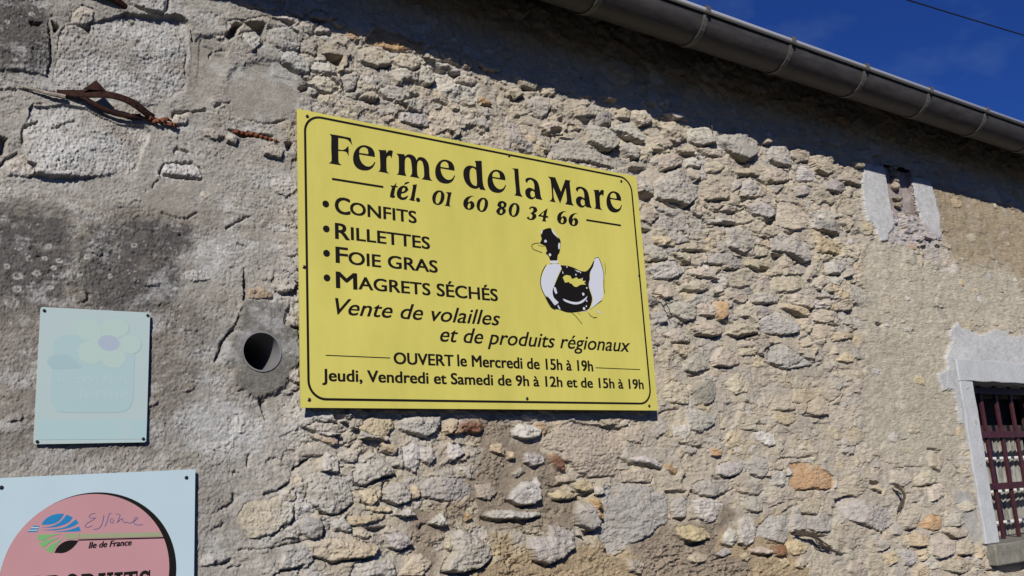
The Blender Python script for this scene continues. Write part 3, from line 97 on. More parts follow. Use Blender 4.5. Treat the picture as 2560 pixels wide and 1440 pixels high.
FPRINT = [('p','1',1,[[4296,20072,4320,20296,4439,20427,4643,20467,5752,20443,5999,20325,6124,20046,6118,19685,6118,19021,6039,18768,5802,18666,4599,18660,4394,18756,4296,18996,4296,19629]]),('q','2',2,[[5366,20641,5360,20577,5339,20515,5303,20459,5255,20411,5197,20374,5133,20350,5064,20340,4995,20343,4930,20361,4871,20392,4821,20434,4783,20486,4758,20544,4748,20606,4753,20670,4774,20731,4808,20787,4855,20835,4912,20872,4976,20898,5045,20909,5114,20906,5180,20889,5241,20859,5292,20816,5331,20764,5356,20704]]),('q','2',2,[[5988,20715,5981,20655,5957,20597,5918,20544,5865,20499,5801,20464,5730,20440,5655,20430,5580,20433,5509,20449,5444,20477,5390,20516,5349,20564,5323,20618,5312,20677,5319,20736,5342,20793,5380,20846,5431,20891,5494,20927,5565,20951,5640,20962,5715,20960,5788,20945,5854,20917,5909,20878,5951,20830,5978,20774]]),('q','2',2,[[6282,20326,6277,20267,6258,20211,6227,20161,6185,20118,6134,20085,6078,20063,6018,20055,5958,20059,5901,20075,5849,20104,5806,20143,5773,20190,5752,20244,5743,20300,5748,20358,5767,20413,5797,20464,5838,20507,5888,20541,5945,20563,6004,20572,6065,20569,6123,20553,6175,20524,6219,20485,6253,20437,6274,20383]]),('q','2',2,[[5939,19974,5934,19915,5913,19857,5879,19806,5834,19762,5779,19729,5717,19707,5652,19699,5587,19703,5525,19721,5470,19750,5423,19790,5387,19839,5364,19894,5354,19952,5360,20011,5379,20067,5412,20119,5457,20163,5511,20197,5572,20219,5637,20229,5702,20225,5765,20208,5822,20179,5870,20138,5907,20089,5930,20033]]),('q','2',2,[[5450,20083,5444,20016,5422,19952,5386,19893,5337,19844,5278,19807,5212,19783,5142,19773,5072,19778,5005,19798,4944,19831,4893,19875,4854,19930,4829,19991,4819,20057,4824,20123,4845,20186,4880,20244,4928,20293,4986,20332,5052,20357,5122,20368,5193,20364,5260,20345,5322,20312,5374,20267,5414,20212,5440,20149]]),('q','3',3,[[5337,20634,5332,20576,5313,20521,5281,20470,5237,20427,5185,20394,5126,20372,5063,20362,5001,20366,4941,20382,4887,20409,4842,20447,4807,20494,4785,20547,4776,20603,4781,20660,4799,20715,4830,20766,4873,20809,4925,20843,4983,20865,5046,20876,5109,20873,5169,20858,5224,20830,5270,20792,5306,20745,5328,20691]]),('q','3',3,[[5959,20708,5953,20654,5931,20603,5895,20555,5846,20515,5788,20484,5723,20463,5654,20453,5586,20456,5520,20470,5462,20495,5412,20530,5374,20572,5350,20621,5341,20673,5347,20726,5368,20777,5403,20824,5450,20865,5507,20897,5572,20918,5641,20929,5710,20927,5776,20913,5836,20888,5887,20854,5925,20810,5950,20761]]),('q','3',3,[[6253,20319,6248,20267,6231,20217,6203,20172,6166,20134,6121,20105,6070,20086,6017,20078,5964,20081,5913,20096,5867,20122,5828,20156,5799,20198,5780,20246,5773,20297,5777,20348,5793,20397,5820,20442,5857,20481,5902,20510,5952,20530,6005,20539,6059,20536,6110,20521,6157,20496,6196,20461,6226,20418,6245,20370]]),('q','3',3,[[5915,19978,5910,19925,5891,19873,5860,19826,5818,19787,5768,19756,5711,19737,5652,19729,5592,19733,5535,19749,5484,19776,5440,19812,5407,19856,5386,19905,5378,19958,5383,20011,5401,20062,5431,20109,5472,20149,5522,20179,5578,20200,5638,20208,5698,20205,5755,20190,5807,20163,5851,20127,5885,20082,5907,20032]]),('q','3',3,[[5428,20087,5423,20026,5403,19967,5370,19914,5325,19869,5271,19834,5210,19812,5146,19803,5081,19808,5020,19826,4964,19856,4917,19897,4881,19947,4858,20003,4849,20063,4854,20123,4873,20182,4905,20234,4949,20280,5002,20315,5063,20338,5127,20348,5192,20344,5254,20327,5311,20297,5359,20255,5396,20205,5419,20148]]),('q','3',4,[[5804,20290,5797,20227,5772,20166,5730,20111,5674,20064,5607,20028,5532,20004,5453,19994,5373,19998,5298,20015,5230,20046,5173,20087,5129,20138,5101,20196,5090,20257,5097,20320,5121,20380,5161,20435,5216,20482,5282,20519,5356,20544,5435,20555,5515,20552,5592,20535,5661,20505,5720,20463,5765,20412,5793,20353]]),('q','4',5,[[5770,20287,5759,20246,5736,20208,5702,20176,5660,20151,5610,20134,5556,20126,5501,20128,5447,20139,5396,20159,5352,20187,5317,20221,5292,20260,5278,20301,5276,20344,5287,20385,5309,20422,5342,20455,5384,20480,5433,20498,5487,20506,5542,20505,5597,20494,5648,20474,5693,20446,5729,20412,5755,20372,5769,20330]]),('p','5',3,[[4184,19821,4235,19922,4367,19976,4592,19997,4779,19893,4947,19699,4380,19656,4243,19725]]),('q','6',1,[[4064,18503,6448,18504,6442,18025,4074,18036]]),('q','7',2,[[5780,18417,6116,18404,6111,18029,5777,18025]])]
FTEXT = [('BIENVENUE',4449,6012,19344,19345,201,0,1),('À LA',4506,4868,19036,19029,151,0,1),('ferme',4892,6009,18985,18979,271,0,1)]
CABLE = [(12.24,8.296),(15.68,8.618)]

# ------------------------------------------------------------------ small helpers
def tag(o, label=None, cat=None, group=None, kind=None):
    if label: o['label'] = label
    if cat: o['category'] = cat
    if group: o['group'] = group
    if kind: o['kind'] = kind
    return o

def empty(name, loc=(0, 0, 0)):
    o = bpy.data.objects.new(name, None)
    o.location = loc
    o.empty_display_size = 0.1
    col.objects.link(o)
    return o

def link(name, me, parent=None):
    o = bpy.data.objects.new(name, me)
    col.objects.link(o)
    if parent is not None:
        o.parent = parent
        if parent.type == 'EMPTY' or True:
            w = parent
            loc = Vector((0, 0, 0))
            while w is not None:
                loc += w.location
                w = w.parent
            o.location = -loc
    return o

def mesh_from(verts, faces, mats, midx=None, smooth=False, name="m"):
    me = bpy.data.meshes.new(name)
    me.from_pydata(verts, [], faces)
    for m in mats: me.materials.append(m)
    if midx is not None:
        me.polygons.foreach_set('material_index', midx)
    if smooth:
        me.polygons.foreach_set('use_smooth', [True] * len(me.polygons))
    me.update()
    return me

class MB:
    def __init__(s): s.v = []; s.f = []; s.m = []
    def add(s, v, f, m=0):
        n = len(s.v); s.v += [tuple(p) for p in v]
        s.f += [tuple(i + n for i in q) for q in f]; s.m += [m] * len(f)
    def box(s, x0, x1, y0, y1, z0, z1, m=0):
        v = [(x0,y0,z0),(x1,y0,z0),(x1,y1,z0),(x0,y1,z0),(x0,y0,z1),(x1,y0,z1),(x1,y1,z1),(x0,y1,z1)]
        s.add(v, [(0,3,2,1),(4,5,6,7),(0,1,5,4),(1,2,6,5),(2,3,7,6),(3,0,4,7)], m)
    def tube(s, pts, r, n=8, m=0, cap=True):
        pts = [Vector(p) for p in pts]
        rs = r if isinstance(r, (list, tuple)) else [r] * len(pts)
        rings = []
        for i, p in enumerate(pts):
            d = (pts[min(i+1, len(pts)-1)] - pts[max(i-1, 0)]).normalized()
            a = d.cross(Vector((0, 0, 1)))
            if a.length < 1e-3: a = d.cross(Vector((0, 1, 0)))
            a.normalize(); b = d.cross(a).normalized()
            rings.append([p + (a * math.cos(2*math.pi*k/n) + b * math.sin(2*math.pi*k/n)) * rs[i] for k in range(n)])
        v = [q for ring in rings for q in ring]
        f = []
        for i in range(len(pts)-1):
            for k in range(n):
                f.append((i*n+k, i*n+(k+1) % n, (i+1)*n+(k+1) % n, (i+1)*n+k))
        if cap:
            f.append(tuple(range(n))[::-1]); f.append(tuple((len(pts)-1)*n+k for k in range(n)))
        s.add(v, f, m)
    def build(s, name, mats, parent=None, smooth=False, bevel=0):
        if not isinstance(mats, (list, tuple)): mats = [mats]
        me = mesh_from(s.v, s.f, mats, s.m, smooth, name)
        o = link(name, me, parent)
        if bevel:
            b = o.modifiers.new("bevel", 'BEVEL'); b.width = bevel; b.segments = 2; b.limit_method = 'ANGLE'
        return o

# ------------------------------------------------------------------ materials
def material(name, color, rough=0.6, metallic=0.0, spec=0.5, noise=None, bump=None, streak=None):
    m = bpy.data.materials.new(name)
    m.use_nodes = True
    nt = m.node_tree; N = nt.nodes; L = nt.links
    b = N["Principled BSDF"]
    b.inputs["Base Color"].default_value = (*color, 1)
    b.inputs["Roughness"].default_value = rough
    b.inputs["Metallic"].default_value = metallic
    b.inputs["Specular IOR Level"].default_value = spec
    tc = N.new("ShaderNodeTexCoord")
    if noise:
        sc, amt, tint = noise
        n = N.new("ShaderNodeTexNoise"); n.inputs["Scale"].default_value = sc; n.inputs["Detail"].default_value = 7
        n.inputs["Roughness"].default_value = 0.65
        mp = N.new("ShaderNodeMapping")
        if streak: mp.inputs["Scale"].default_value = streak
        L.new(tc.outputs["Object"], mp.inputs[0]); L.new(mp.outputs[0], n.inputs["Vector"])
        r = N.new("ShaderNodeValToRGB")
        r.color_ramp.elements[0].position = 0.3; r.color_ramp.elements[1].position = 0.72
        r.color_ramp.elements[0].color = (*[c * (1 - amt) * t for c, t in zip(color, tint)], 1)
        r.color_ramp.elements[1].color = (*[min(1, c * (1 + amt * 0.6)) for c in color], 1)
        L.new(n.outputs["Fac"], r.inputs[0]); L.new(r.outputs[0], b.inputs["Base Color"])
        mr = N.new("ShaderNodeMapRange"); mr.inputs[3].default_value = max(0.05, rough - 0.08); mr.inputs[4].default_value = min(1, rough + 0.1)
        L.new(n.outputs["Fac"], mr.inputs[0]); L.new(mr.outputs[0], b.inputs["Roughness"])
    if bump:
        bs, bd = bump
        n2 = N.new("ShaderNodeTexNoise"); n2.inputs["Scale"].default_value = bs; n2.inputs["Detail"].default_value = 6
        L.new(tc.outputs["Object"], n2.inputs["Vector"])
        bp = N.new("ShaderNodeBump"); bp.inputs["Distance"].default_value = bd; bp.inputs["Strength"].default_value = 1.0
        L.new(n2.outputs["Fac"], bp.inputs["Height"]); L.new(bp.outputs[0], b.inputs["Normal"])
    return m

def masonry_material():
    m = bpy.data.materials.new("masonry")
    m.use_nodes = True
    nt = m.node_tree; N = nt.nodes; L = nt.links
    b = N["Principled BSDF"]
    b.inputs["Roughness"].default_value = 0.93
    b.inputs["Specular IOR Level"].default_value = 0.15
    at = N.new("ShaderNodeAttribute"); at.attribute_name = "tint"
    geo = N.new("ShaderNodeNewGeometry")
    n = N.new("ShaderNodeTexNoise"); n.inputs["Scale"].default_value = 260; n.inputs["Detail"].default_value = 5
    n.inputs["Roughness"].default_value = 0.7
    L.new(geo.outputs["Position"], n.inputs["Vector"])
    mr = N.new("ShaderNodeMapRange"); mr.inputs[1].default_value = 0.25; mr.inputs[2].default_value = 0.75
    mr.inputs[3].default_value = 0.74; mr.inputs[4].default_value = 1.22
    L.new(n.outputs["Fac"], mr.inputs[0])
    mx = N.new("ShaderNodeMix"); mx.data_type = 'RGBA'; mx.blend_type = 'MULTIPLY'; mx.inputs[0].default_value = 1.0
    L.new(at.outputs["Color"], mx.inputs[6]); L.new(mr.outputs[0], mx.inputs[7])
    L.new(mx.outputs[2], b.inputs["Base Color"])
    bp = N.new("ShaderNodeBump"); bp.inputs["Distance"].default_value = 0.0022; bp.inputs["Strength"].default_value = 0.8
    n2 = N.new("ShaderNodeTexNoise"); n2.inputs["Scale"].default_value = 330; n2.inputs["Detail"].default_value = 4
    L.new(geo.outputs["Position"], n2.inputs["Vector"])
    L.new(n2.outputs["Fac"], bp.inputs["Height"]); L.new(bp.outputs[0], b.inputs["Normal"])
    return m

MASON = masonry_material()
M_YELLOW = material("yellow_panel", (0.53, 0.475, 0.105), 0.42, noise=(5, 0.10, (1, 1, 0.95)), streak=(1.6, 1, 0.5))
M_YEDGE = material("yellow_panel_edge", (0.42, 0.38, 0.12), 0.5)
M_BLACK = material("black_print", (0.007, 0.005, 0.004), 0.6, spec=0.2)
M_DWHITE = material("duck_white", (0.52, 0.535, 0.585), 0.45)
M_ZINC_SHADE = material("zinc_gutter_shaded", (0.045, 0.041, 0.039), 0.6, metallic=0.0, bump=(7, 0.006), noise=(9, 0.45, (1, 0.95, 0.9)), streak=(1, 4, 4))  # zinc with the shade under the eave painted into its colour
M_ZINC_LIT = material("zinc_lip_sunlit", (0.42, 0.43, 0.45), 0.4, metallic=0.4)  # same zinc as the gutter, sunlit brightness painted in
M_BRACKET = material("gutter_bracket", (0.10, 0.095, 0.09), 0.6, metallic=0.2, noise=(60, 0.2, (1, 0.9, 0.8)))
M_SCREW = material("screw_steel", (0.018, 0.018, 0.020), 0.35, metallic=0.2)
M_WHITE = material("white_enamel", (0.41, 0.52, 0.56), 0.4, noise=(5, 0.04, (1, 1, 1)))
M_WEDGE = material("cream_edge", (0.55, 0.52, 0.38), 0.5)
M_PINK = material("pink_print", (0.43, 0.225, 0.235), 0.5, noise=(6, 0.05, (1, 1, 1)))
M_BLUE = material("blue_print", (0.010, 0.17, 0.38), 0.5)
M_GREEN = material("green_print", (0.15, 0.36, 0.13), 0.5)
M_OLIVE = material("olive_print", (0.27, 0.29, 0.17), 0.5)
M_INK = material("pen_ink", (0.09, 0.10, 0.24), 0.5)
M_FBASE = material("faded_plate", (0.375, 0.462, 0.448), 0.35, noise=(4, 0.03, (1, 1, 1)))
M_F1 = material("faded_square", (0.328, 0.445, 0.448), 0.4)
M_F2 = material("faded_outline", (0.338, 0.455, 0.44), 0.4)
M_F3 = material("faded_petal", (0.375, 0.475, 0.425), 0.4)
M_F4 = material("faded_centre", (0.32, 0.38, 0.44), 0.4)
M_F5 = material("faded_leaf", (0.30, 0.415, 0.425), 0.4)
M_F6 = material("faded_band", (0.337, 0.458, 0.462), 0.4)
M_F7 = material("faded_mark", (0.352, 0.462, 0.458), 0.4)
M_RUST = material("rusted_iron", (0.036, 0.018, 0.014), 0.95, spec=0.1, noise=(70, 0.6, (0.8, 0.6, 0.6)), bump=(120, 0.003))
M_RUST_O = material("flaking_rust", (0.20, 0.070, 0.032), 0.95, noise=(80, 0.6, (0.8, 0.5, 0.4)), bump=(140, 0.004))
M_GRILLE = material("oxblood_paint", (0.055, 0.014, 0.018), 0.45, noise=(40, 0.3, (0.8, 0.8, 0.8)))
M_PLASTER = material("white_render", (0.405, 0.418, 0.43), 0.85, noise=(14, 0.12, (0.98, 0.97, 0.93)), bump=(70, 0.0025))
M_CONC = material("grey_concrete", (0.21, 0.20, 0.17), 0.9, noise=(18, 0.35, (0.9, 0.9, 0.8)), bump=(160, 0.004))
M_PVC = material("grey_plastic_pipe", (0.20, 0.20, 0.205), 0.4, noise=(12, 0.2, (0.95, 0.9, 0.85)))
M_DARKIN = material("unlit_interior", (0.03, 0.028, 0.026), 0.95, noise=(6, 0.2, (1, 1, 1)))
M_FRAME = material("brown_joinery", (0.055, 0.030, 0.026), 0.5, noise=(30, 0.3, (0.8, 0.8, 0.8)))
M_SASH = material("white_sash", (0.66, 0.66, 0.62), 0.4, noise=(30, 0.08, (1, 1, 0.95)))
M_CURTAIN = material("grey_curtain", (0.36, 0.35, 0.31), 0.85, noise=(26, 0.7, (0.7, 0.68, 0.6)), streak=(2.2, 1, 0.35))
M_ROOF = material("clay_roof", (0.22, 0.11, 0.07), 0.85, noise=(14, 0.4, (0.8, 0.8, 0.8)))
M_WOOD = material("old_rafter_wood", (0.07, 0.055, 0.042), 0.8, noise=(20, 0.4, (0.8, 0.8, 0.8)))
M_RENDER = material("rear_render", (0.30, 0.27, 0.21), 0.9, noise=(5, 0.2, (0.9, 0.9, 0.85)))
M_CABLE = material("cable_sheath", (0.012, 0.012, 0.014), 0.5)
M_GROUND = material("yard_gravel", (0.022, 0.019, 0.016), 0.95, noise=(30, 0.5, (0.8, 0.8, 0.8)), bump=(60, 0.01))
gl = bpy.data.materials.new("window_glass"); gl.use_nodes = True
gb = gl.node_tree.nodes["Principled BSDF"]
gb.inputs["Roughness"].default_value = 0.03; gb.inputs["Base Color"].default_value = (0.02, 0.02, 0.02, 1)
gtr = gl.node_tree.nodes.new("ShaderNodeBsdfTransparent"); gmx = gl.node_tree.nodes.new("ShaderNodeMixShader")
gmx.inputs[0].default_value = 0.10
gl.node_tree.links.new(gtr.outputs[0], gmx.inputs[1]); gl.node_tree.links.new(gb.outputs[0], gmx.inputs[2])
gl.node_tree.links.new(gmx.outputs[0], gl.node_tree.nodes["Material Output"].inputs[0])
M_GLASS = gl

# ------------------------------------------------------------------ ground
gm = MB(); gm.box(-60, 60, -60, 60, -0.6, 0.0)
tag(gm.build("ground", M_GROUND), kind='structure')

# ------------------------------------------------------------------ wall relief
rng = np.random.default_rng(11)
_ang = rng.uniform(0, 2*np.pi, 4096)
_gx = np.cos(_ang).astype(np.float32); _gy = np.sin(_ang).astype(np.float32)
_perm = rng.permutation(4096).astype(np.int64)

def pn(x, y, seed=0):
    xf = np.floor(x); yf = np.floor(y)
    xi = xf.astype(np.int64); yi = yf.astype(np.int64)
    fx = (x - xf).astype(np.float32); fy = (y - yf).astype(np.float32)
    u = fx*fx*fx*(fx*(fx*6-15)+10); v = fy*fy*fy*(fy*(fy*6-15)+10)
    def g(a, b, dx, dy):
        h = _perm[(_perm[(a + seed*37) & 4095] + b + seed*101) & 4095]
        return _gx[h]*dx + _gy[h]*dy
    n00 = g(xi, yi, fx, fy); n10 = g(xi+1, yi, fx-1, fy)
    n01 = g(xi, yi+1, fx, fy-1); n11 = g(xi+1, yi+1, fx-1, fy-1)
    return (n00*(1-u)+n10*u)*(1-v) + (n01*(1-u)+n11*u)*v

def fbm(x, y, octv=4, seed=0, gain=0.55, lac=2.03):
    a = 1.0; t = 0.0; s = 0.0
    for i in range(octv):
        t = t + a*pn(x, y, seed+i*7); s += a
        a *= gain; x = x*lac+3.1; y = y*lac+1.7
    return t/s*1.5

def sstep(a, b, x):
    t = np.clip((x-a)/(b-a), 0, 1); return t*t*(3-2*t)

# columns: spacing grows with distance from the camera
def proj_px(x, z=1.9):
    v = np.stack([x, np.full_like(x, 2.4), np.full_like(x, z-1.6)])
    r = np.array(CAM_R) @ v; f = np.array(CAM_F) @ v
    return 1024*(LENS/36.0)*r/f
xx = np.linspace(0.12, 5.45, 4000)
pxs = proj_px(xx)
NCOL = int((pxs[-1]-pxs[0]) / 0.95)
xf = np.interp(np.linspace(pxs[0], pxs[-1], NCOL), pxs, xx)
XS = np.concatenate([np.linspace(-1.2, 0.12, 40)[:-1], xf, np.linspace(5.45, 8.0, 60)[1:]])
ZS = np.concatenate([np.linspace(0.0, 1.08, 28)[:-1], np.arange(1.08, 3.10, 0.0027), np.linspace(3.10, 3.415, 50)[1:]])
X, Z = np.meshgrid(XS, ZS)
X = X.astype(np.float64); Z = Z.astype(np.float64)
NZ, NX = X.shape

wx = fbm(X*22, Z*22, 4, 1)*0.010 + fbm(X*85, Z*85, 4, 2, gain=0.7)*0.0058
wz = fbm(X*22, Z*22, 4, 5)*0.010 + fbm(X*85, Z*85, 4, 6, gain=0.7)*0.0058
nA = fbm(X*3.0, Z*3.0, 3, 11)
nB = fbm(X*16, Z*22, 5, 12)
nC = fbm(X*60, Z*85, 4, 13, gain=0.7)
nD = fbm(X*120, Z*150, 3, 14, gain=0.8)
nE = fbm(X*9, Z*9, 4, 15)
ridge = 1-np.abs(fbm(X*28, Z*55, 4, 16))*2.2

def win(x0, x1, z0, z1):
    i0, i1 = np.searchsorted(ZS, [z0, z1]); j0, j1 = np.searchsorted(XS, [x0, x1])
    return slice(max(0, i0-1), min(NZ, i1+1)), slice(max(0, j0-1), min(NX, j1+1))

def sdp(px, pz, P):
    n = len(P); d = np.full(px.shape, 1e9); s = np.zeros(px.shape, bool)
    for i in range(n):
        ax, az = P[i]; bx, bz = P[i-1]
        ex, ez = bx-ax, bz-az
        w0 = px-ax; w1 = pz-az
        t = np.clip((w0*ex+w1*ez)/(ex*ex+ez*ez+1e-12), 0, 1)
        d = np.minimum(d, (w0-ex*t)**2+(w1-ez*t)**2)
        c = ((az > pz) != (bz > pz)) & (px < (bx-ax)*(pz-az)/((bz-az) if bz != az else 1e-9)+ax)
        s ^= c
    d = np.sqrt(d)
    return np.where(s, -d, d)

def pairs(a, q=1000.0):
    return [(a[i]/q, a[i+1]/q) for i in range(0, len(a), 2)]

def region(P, soft=0.006, wk=1.0):
    xs = [p[0] for p in P]; zs = [p[1] for p in P]; m = 0.05
    S = win(min(xs)-m, max(xs)+m, min(zs)-m, max(zs)+m)
    d = sdp(X[S]+wx[S]*wk, Z[S]+wz[S]*wk, P)
    return S, 1-sstep(-soft, soft, d), d

PAL = dict(g=(.365,.350,.325), w=(.47,.455,.43), b=(.405,.360,.29), y=(.45,.375,.255), o=(.40,.26,.135),
           r=(.19,.085,.045), p=(.41,.355,.30), d=(.215,.205,.195))

# how coarse the rubble is: 0 = flush render, 1 = raw rubble
Rf = sstep(0.93, 1.10, X+nE*0.1)*0.85+0.12
Rf = Rf*(0.75+0.35*sstep(-0.3, 0.5, nA))
regs = [(k, pairs(a)) for k, a in REGIONS]
for k, P in regs:
    if k == 'flush':
        S, m, d = region(P, 0.09, 2.0); Rf[S] = Rf[S]*(1-m)+0.16*m
    if k == 'sandy':
        S, m, d = region(P, 0.04, 2.0); Rf[S] = Rf[S]*(1-m)+0.15*m
    if k in ('cemb', 'cemg', 'wplast', 'conc'):
        S, m, d = region(P, 0.02); Rf[S] = Rf[S]*(1-m)+0.02*m
for k, P in regs:
    if k in ('sand', 'browm'):
        S, m, d = region(P, 0.03, 1.5); Rf[S] = Rf[S]*(1-m)+0.27*m
Rf = Rf*(1-0.42*(1-sstep(1.95, 2.3, Z))*sstep(1.7, 2.2, X))
topband = sstep(2.35, 2.75, Z)*sstep(1.1, 1.5, X)
Rf = np.clip(Rf, 0, 1.15)

def terrace(v, steps, sharp=0.22):
    q = v*steps; fl = np.floor(q); fr = q-fl
    return (fl+sstep(0.5-sharp, 0.5+sharp, fr))/steps
tA = terrace(fbm(X*11, Z*17, 5, 17, gain=0.6), 4.0)
tB = terrace(fbm(X*30, Z*46, 5, 18, gain=0.65), 3.5)
calm = sstep(-0.35, 0.35, fbm(X*7, Z*7, 3, 19)+0.1)          # smooth trowelled areas between crumbly ones
lowz = 1-sstep(0.2, 0.6, Rf)
q1 = 1-0.62*calm*lowz
crs = 0.30-np.abs(fbm(X*44, Z*62, 5, 94, gain=0.72))
crs2 = 0.30-np.abs(fbm(X*19, Z*27, 5, 95, gain=0.66))
grain = rng.standard_normal((NZ, NX))
tick = sstep(0.38, 0.62, fbm(X*52, Z*118, 3, 93))*0.0050*(0.35+0.65*(1-calm))
grit = np.maximum(nD, 0)**1.5*0.006
base = (tA*0.0085*(0.35+Rf) + tB*0.0055*(0.5+0.7*Rf)*q1 + nA*0.006 + nB*0.0042*(0.15+1.1*Rf)*q1 + nC*0.0040*(0.1+1.0*Rf)*q1 + crs*0.0085*(1-0.5*Rf)*(0.4+0.6*q1) + crs2*0.0070*lowz*q1 + grain*0.00045
        + nD*0.0016 + grit*q1 + ridge*0.0018*Rf - tick)
base = base + 0.022*(1-sstep(1.2, 1.9, X))*sstep(2.70, 2.95, Z)
H = base.copy()

C = np.empty((NZ, NX, 3))
t = sstep(-0.5, 0.6, nE+nB*0.4)[..., None]
C[:] = np.array((.405,.355,.275))*t + np.array((.36,.328,.282))*(1-t)
lf = (1-sstep(0.75, 1.2, X+nA*0.15))[..., None]
C = C*(1-lf) + np.array((.335,.312,.272))*lf*(0.9+0.15*nE[..., None]) + 0
vstreak = fbm(X*40, Z*9, 4, 21)
under = dict(sand=(.315,.25,.165), browm=(.245,.205,.16), sandy=(.29,.24,.17), cemg=(.33,.325,.30), cemb=(.295,.27,.225), flush=(.385,.355,.29))
for k, P in regs:
    if k in under:
        S, m, d = region(P, 0.05 if k == 'flush' else 0.014, 1.6); c = np.array(under[k])
        f = 1+0.25*nB[S]
        if k == 'sandy': f = 1+0.22*vstreak[S]+0.35*nB[S]; m = m*sstep(-0.75, 0.0, nE[S]+0.5*vstreak[S])
        if k in ('sand', 'browm'): H[S] -= m*(0.005-nC[S]*0.004-nD[S]*0.003-crs[S]*0.010-crs2[S]*0.012-tB[S]*0.006)
        if k in ('cemb', 'cemg'): H[S] = H[S]*(1-m*0.75)+m*0.002
        C[S] = C[S]*(1-m[..., None]) + (c*f[..., None])*m[..., None]

stones = []      # (apparent size)

def put_stone(P, pal, prot, traced, jitter=1.0):
    sid = len(stones)
    xs = [p[0] for p in P]; zs = [p[1] for p in P]
    w, h = max(xs)-min(xs), max(zs)-min(zs); m = 0.022
    cx, cz = sum(xs)/len(xs), sum(zs)/len(zs)
    S = win(min(xs)-m, max(xs)+m, min(zs)-m, max(zs)+m)
    if X[S].size < 9: stones.append(0); return
    wk = 0.55 if traced else 0.8
    px = X[S]+wx[S]*wk; pz = Z[S]+wz[S]*wk
    d = sdp(px, pz, P)
    sz = math.sqrt(w*h)
    vv_ = np.clip((pz-cz)/(h*0.5+1e-6)+0.5*wz[S]/0.01*0.3, -1, 1)
    hb = min(1.0, prot/0.012)
    e = np.minimum((0.07+0.26*sstep(-0.4, 0.8, vv_))*sz, 0.005+0.011*sstep(-0.4, 0.8, vv_))
    rs = random.Random(sid*7+3)
    tt = np.clip((-d+0.001)/e, 0, 1)
    prof = np.sqrt(np.clip(1-(1-tt)**2, 0, 1))
    k = prot/0.02
    top = np.full(d.shape, 1e9)
    for q in range(4):                      # broken faces
        a = rs.uniform(-0.24, 0.24)*min(1, k+0.3); b = rs.uniform(-0.34, 0.16)*min(1, k+0.3)
        top = np.minimum(top, a*(px-cx)+b*(pz-cz)+rs.uniform(0, 0.35)*sz*0.1)
    nx_, nz_ = rs.uniform(-9, 9), rs.uniform(-9, 9)
    rough = fbm((px+nx_)*34, (pz+nz_)*46, 5, 31+sid % 17, gain=0.62)
    rough2 = fbm((px+nz_)*75, (pz+nx_)*95, 4, 43+sid % 11, gain=0.72)
    ter = terrace(fbm((px+nx_)*15, (pz+nz_)*30, 4, 47+sid % 7, gain=0.6), 3.0)
    if prot < 0.0095:
        rough = 0.25-np.abs(fbm((px+nx_)*30, (pz+nz_)*40, 5, 33+sid % 13, gain=0.72)); rough2 = 0.25-np.abs(rough2)
        rough = rough*1.6; rough2 = rough2*1.5
    top = prot + top + grain[S]*0.0004 + rough*0.0060*(0.3+0.9*min(1.2, k)) + rough2*0.0032*(0.45+0.55*min(1.2, k)) - tick[S]*0.8 + grit[S]*0.7 + ter*0.0075*(0.3+0.7*min(1.2, k)) + nD[S]*0.0018
    if rs.random() < 0.22: top = top + (1-np.abs(fbm((px+nx_)*9, (pz+nz_)*70, 4, 40))*2.4)*0.003
    b0 = base[S]*0.6
    val = b0 - 0.002 + (top+0.002)*prof
    inside = d < 0.0006
    gk = min(1.0, prot/0.014)*(0.35+0.65*np.clip(Rf[S], 0, 1))
    gm_ = sstep(-0.35, 0.35, fbm(px*14, pz*14, 2, 50+sid % 9)+0.12)
    low = 1.75*sstep(0.55, -0.6, vv_)+0.10
    fil = prot*0.55*sstep(-0.3, 0.5, fbm(px*11, pz*11, 2, 58+sid % 9)+0.25)*sstep(-0.5, 0.5, vv_)
    groove = 0.0105*gk*gm_*low*np.exp(-(np.maximum(d, 0)/0.0055)**2)
    Hs = H[S]; Os = own[S]
    take = inside & ((val > Hs-0.002) if not traced else np.ones_like(inside))
    Hn = np.where(take, val, Hs)
    ring = (~inside) & (d < 0.016) & ((Os < 0) | traced)
    Hn = np.where(ring, Hn-groove, Hn)
    Hn = np.where((~inside) & (Os < 0), np.maximum(Hn, np.minimum(b0+fil*np.exp(-np.maximum(d, 0)/0.009), Hn+0.01)), Hn)
    H[S] = Hn
    Os = np.where(take, sid, Os); own[S] = Os
    c = np.array(PAL[pal])*rs.uniform(0.88, 1.1)*np.array((1, rs.uniform(.97, 1.02), rs.uniform(.93, 1.05)))
    blot = fbm(px*26+sid, pz*26, 3, 60)
    f = (1+0.22*blot+0.16*rough)[..., None]
    cc = c*f
    warm = sstep(0.15, 0.6, fbm(px*18-sid, pz*18, 3, 63))[..., None]*0.45
    cc = cc*(1-warm)+np.array((.385,.32,.22))*warm
    cm = (take*sstep(0.0, 0.004, -d+0.002))*(0.86-0.45*sstep(0.1, 0.9, vv_)*sstep(-0.1, 0.5, nE[S]+nB[S]))
    cm = cm[..., None]
    C[S] = C[S]*(1-cm)+cc*cm
    dist2 = cx*cx+5.76
    stones.append((w*h)/dist2**1.5)

